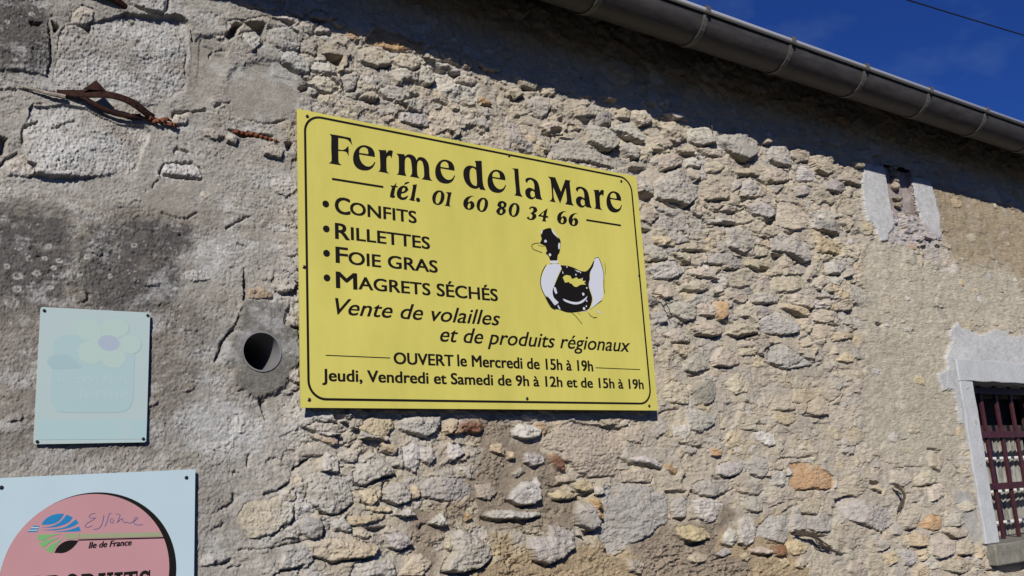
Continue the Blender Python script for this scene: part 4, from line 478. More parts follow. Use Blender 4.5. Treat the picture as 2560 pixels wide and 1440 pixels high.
# random rubble first, traced stones over it
R_ = random.Random(5)
hand = [(t_, pr, pairs(a)) for t_, pr, a in STONES]
hc = [(sum(p[0] for p in P)/len(P), sum(p[1] for p in P)/len(P), max(p[0] for p in P)-min(p[0] for p in P), max(p[1] for p in P)-min(p[1] for p in P)) for _, _, P in hand]
occ = np.zeros((400, 700), bool)            # 1 cm occupancy over x -0.6..6.4, z 0..4
def cell(x, z): return int(z*100), int((x+0.6)*100)
for cx, cz, w, h in hc:
    i, j = cell(cx, cz); a, b = int(h*50*0.75), int(w*50*0.75)
    occ[max(0, i-a):i+a+1, max(0, j-b):j+b+1] = True
# interlocking rubble: irregular cells in a stretched, warped metric
ASP = 1.55
pts = []
for s0, ntry in ((0.16, 260), (0.115, 900), (0.082, 2600), (0.055, 5200), (0.036, 9000)):
    for _ in range(ntry):
        x = R_.uniform(-0.6, 6.5); z = R_.uniform(0.95, 3.48)
        i, j = cell(x, z); a_, b_ = max(0, int(s0*100*0.36/ASP)), max(0, int(s0*100*0.36))
        if i-a_ < 0 or j-b_ < 0: continue
        if occ[i-a_:i+a_+1, j-b_:j+b_+1].any(): continue
        occ[i-a_:i+a_+1, j-b_:j+b_+1] = True
        pts.append((x, z, s0))
F1 = np.full((NZ, NX), 9.0); F2 = np.full((NZ, NX), 9.0); ID = np.full((NZ, NX), -1, np.int32)
WXc = X+wx*0.9; WZc = Z+wz*0.9
for q, (x, z, s0) in enumerate(pts):
    rad = s0*1.5
    S = win(x-rad, x+rad, z-rad/ASP, z+rad/ASP)
    r0 = math.sin(q*12.9)*0.22
    dx = WXc[S]-x; dz = (WZc[S]-z)
    d = np.hypot(dx+dz*r0, (dz-dx*r0*0.4)*ASP)/s0
    f1 = F1[S]; f2 = F2[S]; c1 = d < f1
    F2[S] = np.where(c1, f1, np.minimum(f2, d)); F1[S] = np.where(c1, d, f1)
    ID[S] = np.where(c1, q, ID[S])
npt = len(pts)
sz_a = np.array([p[2] for p in pts]+[0.05]); cx_a = np.array([p[0] for p in pts]+[0]); cz_a = np.array([p[1] for p in pts]+[0])
r2 = np.random.default_rng(77)
sunk = r2.random(npt+1) < 0.30
hgt = r2.uniform(-0.25, 1.0, npt+1); hgt[sunk] = -0.55
ta = r2.uniform(-0.22, 0.22, npt+1); tb = r2.uniform(-0.34, 0.16, npt+1)
tc2 = r2.uniform(-0.3, 0.3, npt+1); td = r2.uniform(-0.4, 0.3, npt+1)
idc = ID.copy(); idc[idc < 0] = npt
szg = sz_a[idc]; gap = np.clip(F2-F1, 0, 2)*szg*0.5      # about metres to the cell edge
ex = WXc-cx_a[idc]; ez = WZc-cz_a[idc]
up = np.clip(ez/(szg*0.3), -1, 1)
bev = 0.003+0.006*sstep(-0.3, 0.8, up)
edge = np.sqrt(np.clip(1-(1-np.clip(gap/bev, 0, 1))**2, 0, 1))
pl = np.minimum(ta[idc]*ex+tb[idc]*ez, tc2[idc]*ex+td[idc]*ez+0.12*szg*0.2)
amp = np.clip(Rf, 0, 1.1)
rise = (hgt[idc]*0.0165*np.clip(szg/0.08, 0.5, 1.15)+np.where(sunk[idc], 0, pl))*amp*edge
joint = sstep(-0.45, 0.25, fbm(X*13, Z*13, 3, 101)+0.25*(1-up))
rise -= 0.0085*amp*joint*(1-edge)*np.where(up < 0.2, 1.0, 0.35)
ledge = terrace(fbm(WXc*17+idc*0.37, WZc*38, 4, 103, gain=0.62), 3.0)
H += rise + np.where(sunk[idc], 0.3, 1.0)*ledge*0.0075*amp*edge
gshape = fbm(WXc*55+idc*0.7, WZc*75, 4, 105, gain=0.7)
H += gshape*0.0030*(0.4+0.6*amp)
real = (~sunk[idc]) & (ID >= 0) & (gap > 0.0012) & (Rf > 0.30)
cnt = np.bincount(idc[real], minlength=npt+1)
for q in range(npt):
    stones.append(0 if (cnt[q] < 6 or sunk[q]) else sz_a[q]**2/ASP/(cx_a[q]**2+5.76)**1.5)
own = np.where(real, idc, -1).astype(np.int32)
keysP = 'gwbyopd'; probs = np.array((30, 7, 50, 9, 0.9, 2, 2.5)); probs /= probs.sum()
pk = r2.choice(len(keysP), npt+1, p=probs)
ptab = np.array([PAL[k] for k in keysP])[pk]*r2.uniform(0.86, 1.10, (npt+1, 1))*np.stack([np.ones(npt+1), r2.uniform(.97, 1.02, npt+1), r2.uniform(.93, 1.05, npt+1)], 1)
wgt = (real*sstep(0.0005, 0.004, gap)*np.clip(0.25+0.6*Rf, 0, 0.85)*sstep(-0.9, 0.1, nE+nB))[..., None]
C = C*(1-wgt)+ptab[idc]*(1+0.22*gshape+0.12*nB)[..., None]*wgt
for _ in range(900):                     # half-buried stones in the rendered areas
    x = R_.uniform(-0.3, 5.6); z = R_.uniform(1.0, 3.2)
    fi = min(NZ-1, int(np.searchsorted(ZS, z))); fj = min(NX-1, int(np.searchsorted(XS, x)))
    if Rf[fi, fj] > 0.36 or Rf[fi, fj] < 0.06 or R_.random() < 0.45: continue
    i, j = cell(x, z); s0 = R_.choice((0.02, 0.028, 0.028, 0.04, 0.06, 0.085)); w = s0*R_.uniform(1, 1.5); h = s0*R_.uniform(0.5, 0.85)
    if any(abs(x-c0) < w0*0.45+w*0.5 and abs(z-c1) < h0*0.45+h*0.5 for c0, c1, w0, h0 in hc): continue
    hc.append((x, z, w, h)); n = R_.randint(5, 7); P = []
    for k in range(n):
        th = 2*math.pi*(k+R_.uniform(-0.3, 0.3))/n; rr = R_.uniform(0.8, 1.12)
        P.append((x+w/2*rr*math.cos(th), z+h/2*rr*math.sin(th)))
    put_stone(P, R_.choice('gbbbyw'), R_.uniform(0.001, 0.0045), False)
for pal, pr, P in hand:
    put_stone(P, pal, pr/1000.0*1.12, True)

# cracks and hollows
for w, dp, a in CRACKS:
    P = pairs(a); xs = [p[0] for p in P]; zs = [p[1] for p in P]
    S = win(min(xs)-.04, max(xs)+.04, min(zs)-.04, max(zs)+.04)
    px = X[S]+wx[S]*0.8; pz = Z[S]+wz[S]*0.8
    d = np.full(px.shape, 1e9); L_ = 0
    for i in range(len(P)-1):
        ax, az = P[i]; bx, bz = P[i+1]; ex, ez = bx-ax, bz-az
        t = np.clip(((px-ax)*ex+(pz-az)*ez)/(ex*ex+ez*ez+1e-12), 0, 1)
        d = np.minimum(d, np.hypot(px-ax-ex*t, pz-az-ez*t))
    wid = w*0.00062*(1+0.7*nB[S]*2)*np.ones_like(d)
    wid = np.maximum(wid, 0.0006)
    H[S] -= dp/1000.0*0.9*np.exp(-(d/wid)**2)
for dp, a in HOLES:
    S, m, d = region(pairs(a), 0.003, 0.5)
    H[S] = H[S]*(1-m)+m*(-dp/1000.0+nC[S]*0.004)

pits = sstep(0.50, 0.66, fbm(X*48, Z*62, 3, 91))*sstep(-0.2, 0.5, fbm(X*5, Z*5, 3, 92)+0.2)
H -= pits*0.0075
# skins that lie over stones and joints alike
over = dict(wplast=(.435,.445,.46), wmix=(.37,.345,.36), conc=(.155,.148,.132), lich=(.37,.378,.375), dark=(.076,.069,.067), grime=(.175,.153,.125), olive=(.255,.225,.165))
speck = fbm(X*170, Z*190, 2, 71); speck2 = fbm(X*45, Z*45, 3, 72)
for k, P in regs:
    if k not in over: continue
    S, m, d = region(P, {'wplast': .0035, 'conc': .008}.get(k, 0.022), {'wplast': 1.7, 'conc': 1.8, 'dark': 1.8}.get(k, 2.6))
    c = np.array(over[k]); m0 = m
    if k == 'wplast':
        H[S] = H[S]*(1-m)+m*(0.010+nA[S]*0.003+nB[S]*0.0012)
        pit = sstep(0.42, 0.6, nC[S]+0.25*speck2[S]); H[S] -= m*pit*0.004
        m = m*(1-0.8*sstep(0.30, 0.55, speck2[S]+0.4*nC[S])); f = 1+0.12*nE[S]+0.10*nC[S]; own[S] = np.where(m0 > 0.5, -1, own[S])
    elif k == 'wmix':
        m = m*sstep(-0.55, 0.15, speck2[S]+nC[S]*0.5)*0.95; f = 1+0.3*nC[S]
    elif k == 'conc':
        H[S] = H[S]*(1-m)+m*(0.012+nB[S]*0.003+nC[S]*0.0032+nD[S]*0.001); f = 1+0.22*nC[S]+0.15*nE[S]; own[S] = np.where(m0 > 0.5, -1, own[S])
    elif k == 'lich':
        m = m*sstep(-0.65, 0.0, speck2[S]+nC[S]*0.6)*0.9; f = 1+0.2*speck[S]; H[S] += m*nC[S]*0.0022
    elif k == 'olive':
        m = m*sstep(-0.5, 0.2, nE[S]+speck2[S]*0.5)*0.85; f = 1+0.25*nC[S]
    elif k == 'dark':
        m = m*sstep(-0.85, -0.2, nE[S]*0.7+nB[S]*0.8+nC[S]*0.5)*0.93; f = 1+0.45*nB[S]+0.35*nC[S]
    else:
        m = m*0.9*sstep(-0.8, 0.2, nE[S]+0.4*nB[S]); f = 1+0.3*nB[S]
    C[S] = C[S]*(1-m[..., None])+c*f[..., None]*m[..., None]
    if k in ('dark', 'grime'):
        sp = (sstep(0.50, 0.62, speck[S])*m0*sstep(-0.1, 0.35, nE[S]+0.3*speck2[S]))[..., None]*0.8
        C[S] = C[S]*(1-sp)+np.array((.40,.405,.385))*sp
# lichen rosettes
for x, z, r in LICHENS:
    x, z, r = x/1000, z/1000, r/1000
    S = win(x-r*2, x+r*2, z-r*2, z+r*2)
    px = X[S]+wx[S]*0.35; pz = Z[S]+wz[S]*0.35
    d = np.hypot(px-x, (pz-z)*1.25)
    m = (np.exp(-((d-r)/(r*0.24+0.0007))**2)*0.75+0.22*(d < r)*(speck[S] > -0.1))[..., None]
    m = np.clip(m, 0, 1)
    C[S] = C[S]*(1-m)+np.array((.40,.40,.365))*m
mott = fbm(X*34, Z*42, 6, 96, gain=0.85)
left = 1-sstep(1.0, 1.35, X+nA*0.1)
pl1 = (sstep(0.02, 0.30, fbm(X*5.5, Z*8, 5, 97, gain=0.7)+0.25*mott)*left*0.72)[..., None]
C = C*(1-pl1)+C*0.35*pl1+np.array((.42,.43,.435))*0.65*pl1
pl2 = (sstep(0.05, 0.35, fbm(X*4.5+9, Z*7, 5, 98, gain=0.7)+0.25*mott)*left*0.6)[..., None]
C = C*(1-pl2)+np.array((.235,.20,.155))*pl2
C = C*(1+(0.20+0.30*lowz)*mott+0.035*grain)[..., None]
crumb = (sstep(0.42, 0.58, fbm(X*130, Z*150, 2, 99))*(0.25+0.6*left)*sstep(-0.3, 0.4, speck2+nE))[..., None]
C = C*(1-crumb)+np.array((.47,.465,.45))*crumb
# soot and damp in tiny specks, pale crumbs
dk = (sstep(0.52, 0.75, fbm(X*95, Z*120, 3, 81))*0.45)[..., None]
C = C*(1-dk)+np.array((.13,.11,.095))*dk
lt = (sstep(0.5, 0.75, fbm(X*80, Z*80, 3, 83))*0.35)[..., None]
C = C*(1-lt)+np.array((.47,.45,.41))*lt
big = (1+0.16*fbm(X*1.6, Z*2.2, 3, 85)+0.10*nE)[..., None]
gr = (left*0.38)[..., None]
C = C*(1-gr)+C.mean(-1, keepdims=True)*np.array((1.0, .995, 1.0))*gr
C = np.clip(C*big*np.array((0.965, 0.945, 0.905)), 0.01, 0.62)

# pipe bore, window and slot openings
PCX, PCZ, PR = 0.932, 2.027, 0.0525
H = np.where(np.hypot(X-PCX, Z-PCZ) < PR+0.03, H+(0.013-H)*sstep(PR+0.03, PR+0.004, np.hypot(X-PCX, Z-PCZ)), H)
H = np.clip(H, -0.045, 0.034)
# signs lie against the wall: nothing may stick through them
def flatten(x0, x1, z0, z1, lim):
    S = win(x0, x1, z0, z1); H[S] = np.minimum(H[S], lim-0.0015)
flatten(1.02, 1.89, 2.31, 2.75, 0.030)
flatten(0.385, 0.66, 1.78, 2.12, 0.0085)
flatten(-0.1, 0.775, 1.0, 1.74, 0.0125)
H0 = H

V = np.empty((NZ*NX, 3), np.float32)
V[:, 0] = (X+wx*0.0).ravel(); V[:, 1] = (-H).ravel(); V[:, 2] = Z.ravel()
idx = np.arange(NZ*NX).reshape(NZ, NX)
Q = np.stack([idx[:-1, :-1], idx[:-1, 1:], idx[1:, 1:], idx[1:, :-1]], -1)
FO = own[:-1, :-1].copy()
xm = (X[:-1, :-1]+X[1:, 1:])/2; zm = (Z[:-1, :-1]+Z[1:, 1:])/2
WX0, WX1, WZ0, WZ1 = 4.433, 5.33, 1.30, 2.03
keep = ~((xm > WX0-.03) & (xm < WX1+.03) & (zm > WZ0-.03) & (zm < WZ1+.03))
keep &= np.hypot(xm-PCX, zm-PCZ) > PR-0.001
SX0, SX1, SZ0, SZ1 = 3.974, 4.205, 2.82, 3.05
slantx = SX0
keep &= ~((xm > SX0+0.003) & (xm < SX1-0.003) & (zm > SZ0) & (zm < SZ1))
colr = np.concatenate([C.reshape(-1, 3), np.ones((NZ*NX, 1))], 1).astype(np.float32)

def grid_mesh(name, quads):
    vid, inv = np.unique(quads.ravel(), return_inverse=True)
    me = bpy.data.meshes.new(name)
    nf = len(quads)
    me.vertices.add(len(vid)); me.vertices.foreach_set('co', V[vid].ravel())
    me.loops.add(nf*4); me.loops.foreach_set('vertex_index', inv.astype(np.int32).ravel())
    me.polygons.add(nf); me.polygons.foreach_set('loop_start', np.arange(0, nf*4, 4, dtype=np.int32))
    me.update(calc_edges=True)
    ca = me.color_attributes.new("tint", 'FLOAT_COLOR', 'POINT')
    ca.data.foreach_set('color', colr[vid].ravel())
    me.materials.append(MASON)
    return me

barn = empty("farm_building", (3.4, 0.0, 0.0))
tag(barn, "rubble stone farm building with shade-darkened zinc gutter filling the picture behind the signs", "building")
rank = np.argsort(-np.array(stones))
top = set(int(i) for i in rank[:300])
ownf = FO.copy()
smallmask = (ownf >= 0) & ~np.isin(ownf, list(top))
mort = keep & (ownf < 0)
wall = link("wall", grid_mesh("wall", Q[mort]), barn)
sm = keep & smallmask
rub = link("small_stones", grid_mesh("small_stones", Q[sm]), wall); rub['kind'] = 'stuff'
tm = keep & (ownf >= 0) & ~smallmask
Qt = Q[tm]; ot = ownf[tm]
order = np.argsort(ot, kind='stable'); Qt = Qt[order]; ot = ot[order]
cuts = np.flatnonzero(np.diff(ot))+1
for qs in np.split(Qt, cuts):
    if len(qs) > 3:
        o = link("stone", grid_mesh("stone", qs), wall)

# ------------------------------------------------------------------ rest of the building shell
b = MB()
b.box(-1.2, -0.9, 0.06, 7.0, 0, 3.5); b.box(7.7, 8.0, 0.06, 7.0, 0, 3.5)
b.build("side_wall", M_RENDER, barn)
b = MB(); b.box(-1.2, 8.0, 7.0, 7.3, 0, 3.5); b.build("rear_wall", M_RENDER, barn)
b = MB(); b.box(-0.9, WX0-0.12, 0.30, 0.34, 0, 3.5); b.box(WX1+0.12, 7.7, 0.30, 0.34, 0, 3.5)
b.box(WX0-0.12, WX1+0.12, 0.30, 0.34, 0, WZ0-0.1); b.box(WX0-0.12, WX1+0.12, 0.30, 0.34, WZ1+0.1, 3.5)
b.build("inner_wall_face", M_DARKIN, barn)
# roof: two slopes with rows of tiles
sl = math.tan(math.radians(27)); y0r, z0r = -0.20, 3.31
b = MB()
def slab(ya, za, yb, zb, th, mb, x0=-1.35, x1=8.15, m=0):
    v = [(x0,ya,za),(x1,ya,za),(x1,yb,zb),(x0,yb,zb),(x0,ya,za+th),(x1,ya,za+th),(x1,yb,zb+th),(x0,yb,zb+th)]
    mb.add(v, [(0,3,2,1),(4,5,6,7),(0,1,5,4),(1,2,6,5),(2,3,7,6),(3,0,4,7)], m)
yr = 3.5; zr = z0r+(yr-y0r)*sl
slab(y0r, z0r, yr, zr, 0.03, b); slab(yr, zr, 7.6, zr-(7.6-yr)*sl, 0.03, b)
b.build("roof", M_WOOD, barn)
nt_ = 18; tv = []; tf = []
nxt = 236
for r in range(nt_):
    ya = y0r+(yr-y0r)*r/nt_-0.02; yb = y0r+(yr-y0r)*(r+1)/nt_+0.02
    za = z0r+(ya-y0r)*sl+0.050; zb = z0r+(yb-y0r)*sl+0.036
    n0 = len(tv)
    for i in range(nxt+1):
        x = -1.35+9.5*i/nxt; w = 0.014*abs(math.sin(i*math.pi/6))
        tv += [(x, ya, za+w-0.02), (x, ya, za+w), (x, yb, zb+w)]
    for i in range(nxt):
        a = n0+i*3
        tf += [(a, a+3, a+4, a+1), (a+1, a+4, a+5, a+2)]
link("roof_tiles", mesh_from(tv, tf, [M_ROOF]), barn)['kind'] = 'stuff'
for k in range(17):
    x = -1.0+0.56*k
    b = MB(); v0 = (x, -0.24, 3.262-0.0); 
    b.add([(x,-.155,3.262),(x+.07,-.155,3.262),(x+.07,.3,3.262+.455*sl),(x,.3,3.262+.455*sl),(x,-.155,3.33),(x+.07,-.155,3.33),(x+.07,.3,3.33+.455*sl),(x,.3,3.33+.455*sl)],
          [(0,3,2,1),(4,5,6,7),(0,1,5,4),(1,2,6,5),(2,3,7,6),(3,0,4,7)])
    b.build("rafter", M_WOOD, barn)
b = MB(); b.box(-1.35, 8.15, -0.178, -0.158, 3.235, 3.315); b.build("fascia_board", M_WOOD, barn)

# gutter
gut_r, gy, gz = 0.083, -0.247, 3.262
b = MB()
n = 20
xs_g = [-1.35+0.475*k for k in range(21)]
prof = []
for k in range(n+1):
    a = math.pi+math.pi*k/n
    prof.append((gy+gut_r*math.cos(a), gz+gut_r*math.sin(a)))
inner = [(gy+(p[0]-gy)*0.985, gz+(p[1]-gz)*0.985) for p in prof[::-1]]
loop = prof+inner
v = [(x, p[0], p[1]) for x in (-1.35, 8.15) for p in loop]
m_ = len(loop)
f = [(k, (k+1) % m_, m_+(k+1) % m_, m_+k) for k in range(m_)]
b.add(v, f)
gutter = b.build("gutter", M_ZINC_SHADE, barn, smooth=True)
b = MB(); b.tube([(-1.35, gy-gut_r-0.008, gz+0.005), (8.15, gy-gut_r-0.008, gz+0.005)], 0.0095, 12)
b.build("rolled_lip", M_ZINC_LIT, gutter, smooth=True)
for k in range(-6, 13):
    xb = 1.98+0.475*k
    if not -1.3 < xb < 8.1: continue
    b = MB(); r1, r2 = gut_r+0.001, gut_r+0.0045; rr = []
    for i in range(15):
        a = math.pi*0.94+math.pi*1.06*i/14
        rr.append((a, r1, r2))
    vv = []
    for a, ra, rb in rr:
        for xq in (xb-0.011, xb+0.011):
            vv += [(xq, gy+ra*math.cos(a), gz+ra*math.sin(a)), (xq, gy+rb*math.cos(a), gz+rb*math.sin(a))]
    ff = []
    for i in range(14):
        o4 = i*4
        ff += [(o4, o4+4, o4+6, o4+2), (o4+1, o4+3, o4+7, o4+5), (o4, o4+1, o4+5, o4+4), (o4+2, o4+6, o4+7, o4+3)]
    b.add(vv, ff)
    b.box(xb-0.011, xb+0.011, gy-gut_r-0.019, gy-gut_r+0.010, gz+0.0145, gz+0.0175)
    b.box(xb-0.011, xb+0.011, gy-gut_r-0.0205, gy-gut_r-0.0175, gz-0.008, gz+0.0175)
    b.build("bracket", M_BRACKET, gutter)
for xj in (3.02, 6.1, 0.4):
    b = MB(); vv = []
    for i in range(15):
        a = math.pi+math.pi*i/14
        for xq in (xj-0.02, xj+0.02):
            vv.append((xq, gy+(gut_r+0.0012)*math.cos(a), gz+(gut_r+0.0012)*math.sin(a)))
    b.add(vv, [(i*2, i*2+2, i*2+3, i*2+1) for i in range(14)])
    b.build("joint_sleeve", M_ZINC_SHADE, gutter, smooth=True)

# ------------------------------------------------------------------ window
win_e = empty("window", (0, 0, 0)); win_e.parent = barn; win_e.location = (WX0-3.4, 0, WZ0)
tag(win_e, "small barred window with white rendered surround and pale curtains")
def part(mb, name, mat, **k): return mb.build(name, mat, win_e, **k)
def wobble_box(x0, x1, y0, y1, z0, z1, nseg, amp, seed):
    """plastered band with a slightly uneven hand-made face and edges"""
    bm = bmesh.new(); rr = random.Random(seed)
    bmesh.ops.create_cube(bm, size=1)
    for v in bm.verts: v.co = Vector(((x0+x1)/2+v.co.x*(x1-x0), (y0+y1)/2+v.co.y*(y1-y0), (z0+z1)/2+v.co.z*(z1-z0)))
    L_ = [e for e in bm.edges]
    ax = 0 if (x1-x0) > (z1-z0) else 2
    es = [e for e in bm.edges if abs((e.verts[0].co-e.verts[1].co)[ax]) > 0.5*max(x1-x0, z1-z0)]
    bmesh.ops.subdivide_edges(bm, edges=es, cuts=nseg, use_grid_fill=True)
    for v in bm.verts:
        q = (v.co.x*9+v.co.z*11)
        v.co.y += amp*math.sin(q+seed)*0.6
        if ax == 2: v.co.x += amp*math.sin(v.co.z*37+seed)*0.7+rr.uniform(-amp, amp)*0.35
        else: v.co.z += amp*math.sin(v.co.x*31+seed)*0.7+rr.uniform(-amp, amp)*0.35
    me = bpy.data.meshes.new("band"); bm.to_mesh(me); bm.free()
    return me
def band(name, *a):
    me = wobble_box(*a); me.materials.append(M_PLASTER)
    o = link(name, me, win_e)
    bv = o.modifiers.new("bevel", 'BEVEL'); bv.width = 0.004; bv.segments = 2
    return o
band("jamb", WX0-0.115, WX0, -0.016, 0.20, WZ0-0.01, WZ1, 26, 0.0022, 1)
band("jamb", WX1, WX1+0.115, -0.016, 0.20, WZ0-0.01, WZ1, 26, 0.0022, 2)
band("lintel", WX0-0.118, WX1+0.118, -0.018, 0.20, WZ1+0.001, WZ1+0.105, 26, 0.0022, 3)
b = MB(); b.box(WX0-0.10, WX1+0.12, -0.045, 0.24, WZ0-0.105, WZ0-0.012); part(b, "sill", M_CONC, bevel=0.006)
# opening under the sill: an old recess
grille = MB()
for xg in [WX0+0.045, WX0+0.12]+[4.703+0.147*k for k in range(0, 5)]:
    if xg > WX1-0.02: continue
    b = MB(); b.box(xg-0.011, xg+0.011, 0.099, 0.113, WZ0-0.012, WZ1+0.0)
    if xg > 4.5 and abs(xg-(WX0+0.12)) > 0.01: part(b, "grille_bar", M_GRILLE, bevel=0.0015)
b = MB(); b.box(4.545, 4.567, 0.099, 0.113, WZ0-0.012, WZ1); part(b, "grille_bar", M_GRILLE, bevel=0.0015)
for zg in (1.536, 1.787, 2.005):
    b = MB(); b.box(WX0+0.001, WX1-0.001, 0.089, 0.0985, zg-0.016, zg+0.016); part(b, "grille_rail", M_GRILLE, bevel=0.0015)
b = MB()
b.box(WX0+0.002, WX0+0.05, 0.17, 0.21, WZ0-0.01, WZ1-0.002); b.box(WX1-0.05, WX1-0.002, 0.17, 0.21, WZ0-0.01, WZ1-0.002)
b.box(WX0+0.05, WX1-0.05, 0.17, 0.21, WZ1-0.05, WZ1-0.002); b.box(WX0+0.05, WX1-0.05, 0.17, 0.21, 1.80, 1.84)
part(b, "casement_frame", M_FRAME, bevel=0.002)
for zg in (1.674, 1.511, 1.36):
    b = MB(); b.box(WX0+0.051, WX1-0.051, 0.176, 0.20, zg-0.006, zg+0.006); part(b, "glazing_bar", M_SASH, bevel=0.001)
b = MB(); b.box(WX0+0.051, WX1-0.051, 0.187, 0.190, WZ0-0.01, 1.80); part(b, "pane", M_GLASS)
vv = []; ff = []; nc = 160
for i in range(nc+1):
    x = WX0+0.03+(WX1-WX0-0.06)*i/nc
    for j in range(9):
        z = WZ0-0.01+0.52*j/8
        vv.append((x, 0.235+0.012*math.sin(i*0.75+0.5*math.sin(j*0.9)+j*0.15)*(0.5+j/10), z))
for i in range(nc):
    for j in range(8):
        a = i*9+j; ff.append((a, a+9, a+10, a+1))
link("curtain", mesh_from(vv, ff, [M_CURTAIN], smooth=True), win_e)
b = MB(); b.box(WX0-0.1, WX1+0.1, 0.285, 0.299, WZ0-0.05, WZ1+0.05); part(b, "room_behind", M_DARKIN)

# ------------------------------------------------------------------ slot opening under the eave
slot = empty("slot_opening"); slot.parent = barn; slot.location = (SX0-3.4, 0, SZ0)
tag(slot, "narrow plastered slot under the eave with crumbled stones inside")
def spart(mb, name, mat, **k): return mb.build(name, mat, slot, **k)
M_OLDPL = material("old_slot_plaster", (0.31, 0.27, 0.255), 0.95, noise=(24, 0.35, (0.8, 0.75, 0.7)), bump=(90, 0.006))
M_CRUMB = material("crumbled_stone", (0.38, 0.32, 0.25), 0.95, noise=(60, 0.5, (0.6, 0.55, 0.5)), bump=(140, 0.01))
b = MB(); b.box(SX0-0.01, SX1+0.01, 0.022, 0.04, SZ0-0.02, SZ1); spart(b, "back_face", M_OLDPL)
b = MB(); b.box(SX0-0.02, SX0+0.002, -0.006, 0.03, SZ0-0.01, SZ1); spart(b, "reveal", M_OLDPL)
b = MB(); b.box(SX1-0.002, SX1+0.02, -0.004, 0.03, SZ0-0.01, SZ1)
spart(b, "reveal", M_OLDPL)
b = MB(); b.box(SX0-0.01, SX1+0.01, -0.002, 0.03, SZ0-0.02, SZ0+0.002); spart(b, "ledge", M_OLDPL)
rr = random.Random(9)
for k in range(7):
    bm = bmesh.new(); bmesh.ops.create_icosphere(bm, subdivisions=2, radius=1)
    s = (rr.uniform(.022, .032), rr.uniform(.02, .03), rr.uniform(.014, .022))
    for v in bm.verts:
        v.co = Vector((v.co.x*s[0], v.co.y*s[1], v.co.z*s[2]))*rr.uniform(0.85, 1.15)+Vector((SX0+0.105+rr.uniform(-.006, .006), 0.014, SZ0+0.045+k*0.031))
    me = bpy.data.meshes.new("slot_stone"); bm.to_mesh(me); bm.free(); me.materials.append(M_CRUMB)
    if k != 2: link("slot_stone", me, slot)

# ------------------------------------------------------------------ plastic pipe through the wall
b = MB()
nn = 72; ro, ri = PR+0.0015, PR-0.0028; vv = []; ff = []
for k in range(nn):
    a = 2*math.pi*k/nn; c, s_ = math.cos(a), math.sin(a)
    vv += [(PCX+ro*c, 0.26, PCZ+ro*s_), (PCX+ro*c, -0.0165, PCZ+ro*s_), (PCX+ri*c, -0.0165, PCZ+ri*s_), (PCX+ri*c, 0.26, PCZ+ri*s_)]
for k in range(nn):
    a = k*4; c = ((k+1) % nn)*4
    for q in range(4): ff.append((a+q, c+q, c+(q+1) % 4, a+(q+1) % 4))
b.add(vv, ff)
pipe = b.build("wall_pipe", M_PVC, None, smooth=False)
tag(pipe, "short grey plastic pipe set in a concrete collar left of the yellow sign", "pipe")
b = MB(); b.tube([(PCX, 0.255, PCZ), (PCX, 0.259, PCZ)], ri-0.0005, 24); b.build("pipe_end", M_DARKIN, pipe)

# ------------------------------------------------------------------ rusted iron wall ties
def strap(pts, hs, th, mat, name, label=None, extra=None):
    """flat bar swept through (x, y, z) points; hs = half heights"""
    P = [Vector(p) for p in pts]; v = []; f = []
    rr = random.Random(len(pts)*31)
    for i, p in enumerate(P):
        d = (P[min(i+1, len(P)-1)]-P[max(i-1, 0)]); d.normalize()
        up = Vector((0, 0, 1))-d*d.z; up.normalize(); out = d.cross(up)
        h = hs[i]*rr.uniform(0.88, 1.12)
        v += [p+up*h-out*th, p+up*h+out*th, p-up*h+out*th, p-up*h-out*th]
    for i in range(len(P)-1):
        for q in range(4): f.append((i*4+q, i*4+(q+1) % 4, i*4+4+(q+1) % 4, i*4+4+q))
    f.append((0, 1, 2, 3)); n_ = (len(P)-1)*4; f.append((n_+3, n_+2, n_+1, n_))
    mb = MB(); mb.add(v, f)
    if extra: mb.add(*extra)
    o = mb.build(name, mat)
    sb = o.modifiers.new("sub", 'SUBSURF'); sb.levels = 1; sb.render_levels = 1
    return o
o = strap([(.415,-.004,2.652),(.445,-.012,2.653),(.475,-.024,2.652),(.505,-.036,2.654),(.535,-.043,2.655),(.565,-.043,2.651),(.595,-.036,2.644),(.62,-.022,2.634),(.645,-.008,2.628)],
      [.007,.010,.013,.012,.011,.011,.013,.014,.009], .0035, M_RUST, "wall_tie")
fb = MB(); fb.add([(.468,-.030,2.660),(.520,-.038,2.663),(.497,-.034,2.688),(.468,-.035,2.660),(.520,-.043,2.663),(.497,-.039,2.688)], [(0,1,2),(5,4,3),(0,3,4,1),(1,4,5,2),(2,5,3,0)])
fb.build("fin", M_RUST, o)
lw = strap([(.470,-.022,2.645),(.495,-.022,2.632),(.525,-.020,2.622),(.555,-.019,2.616),(.585,-.018,2.617),(.612,-.014,2.624)], [.006,.008,.006,.007,.008,.006], .003, M_RUST, "arch_shadow_strip")  # dark strip built in place of the arch's cast shadow on the wall
lw.parent = o
tag(o, "arched rusty iron tie with a pointed fin, standing out from the grey block", "iron tie", "rusty iron ties in the wall")
b = MB()
rr = random.Random(3)
for k in range(7):
    x = .625+k*.010+rr.uniform(-.003, .003); z = 2.627+rr.uniform(-.008, .006)
    b.tube([(x, -.004, z), (x+.012, -.013-rr.uniform(0, .006), z-.003), (x+.028, -.006, z-.004+rr.uniform(-.003, .003))], [.003, .0055, .0015], 5)
fl = b.build("rust_flakes", M_RUST_O, o)
b = MB(); b.tube([(.33,-.006,2.650),(.37,-.010,2.645),(.40,-.013,2.641),(.432,-.013,2.640)], [.002,.0035,.005,.006], 7)
b.build("bedded_bar", material("mortared_bar", (.30,.26,.21), .95, noise=(50,.3,(.8,.8,.8)), bump=(150,.003)), o)
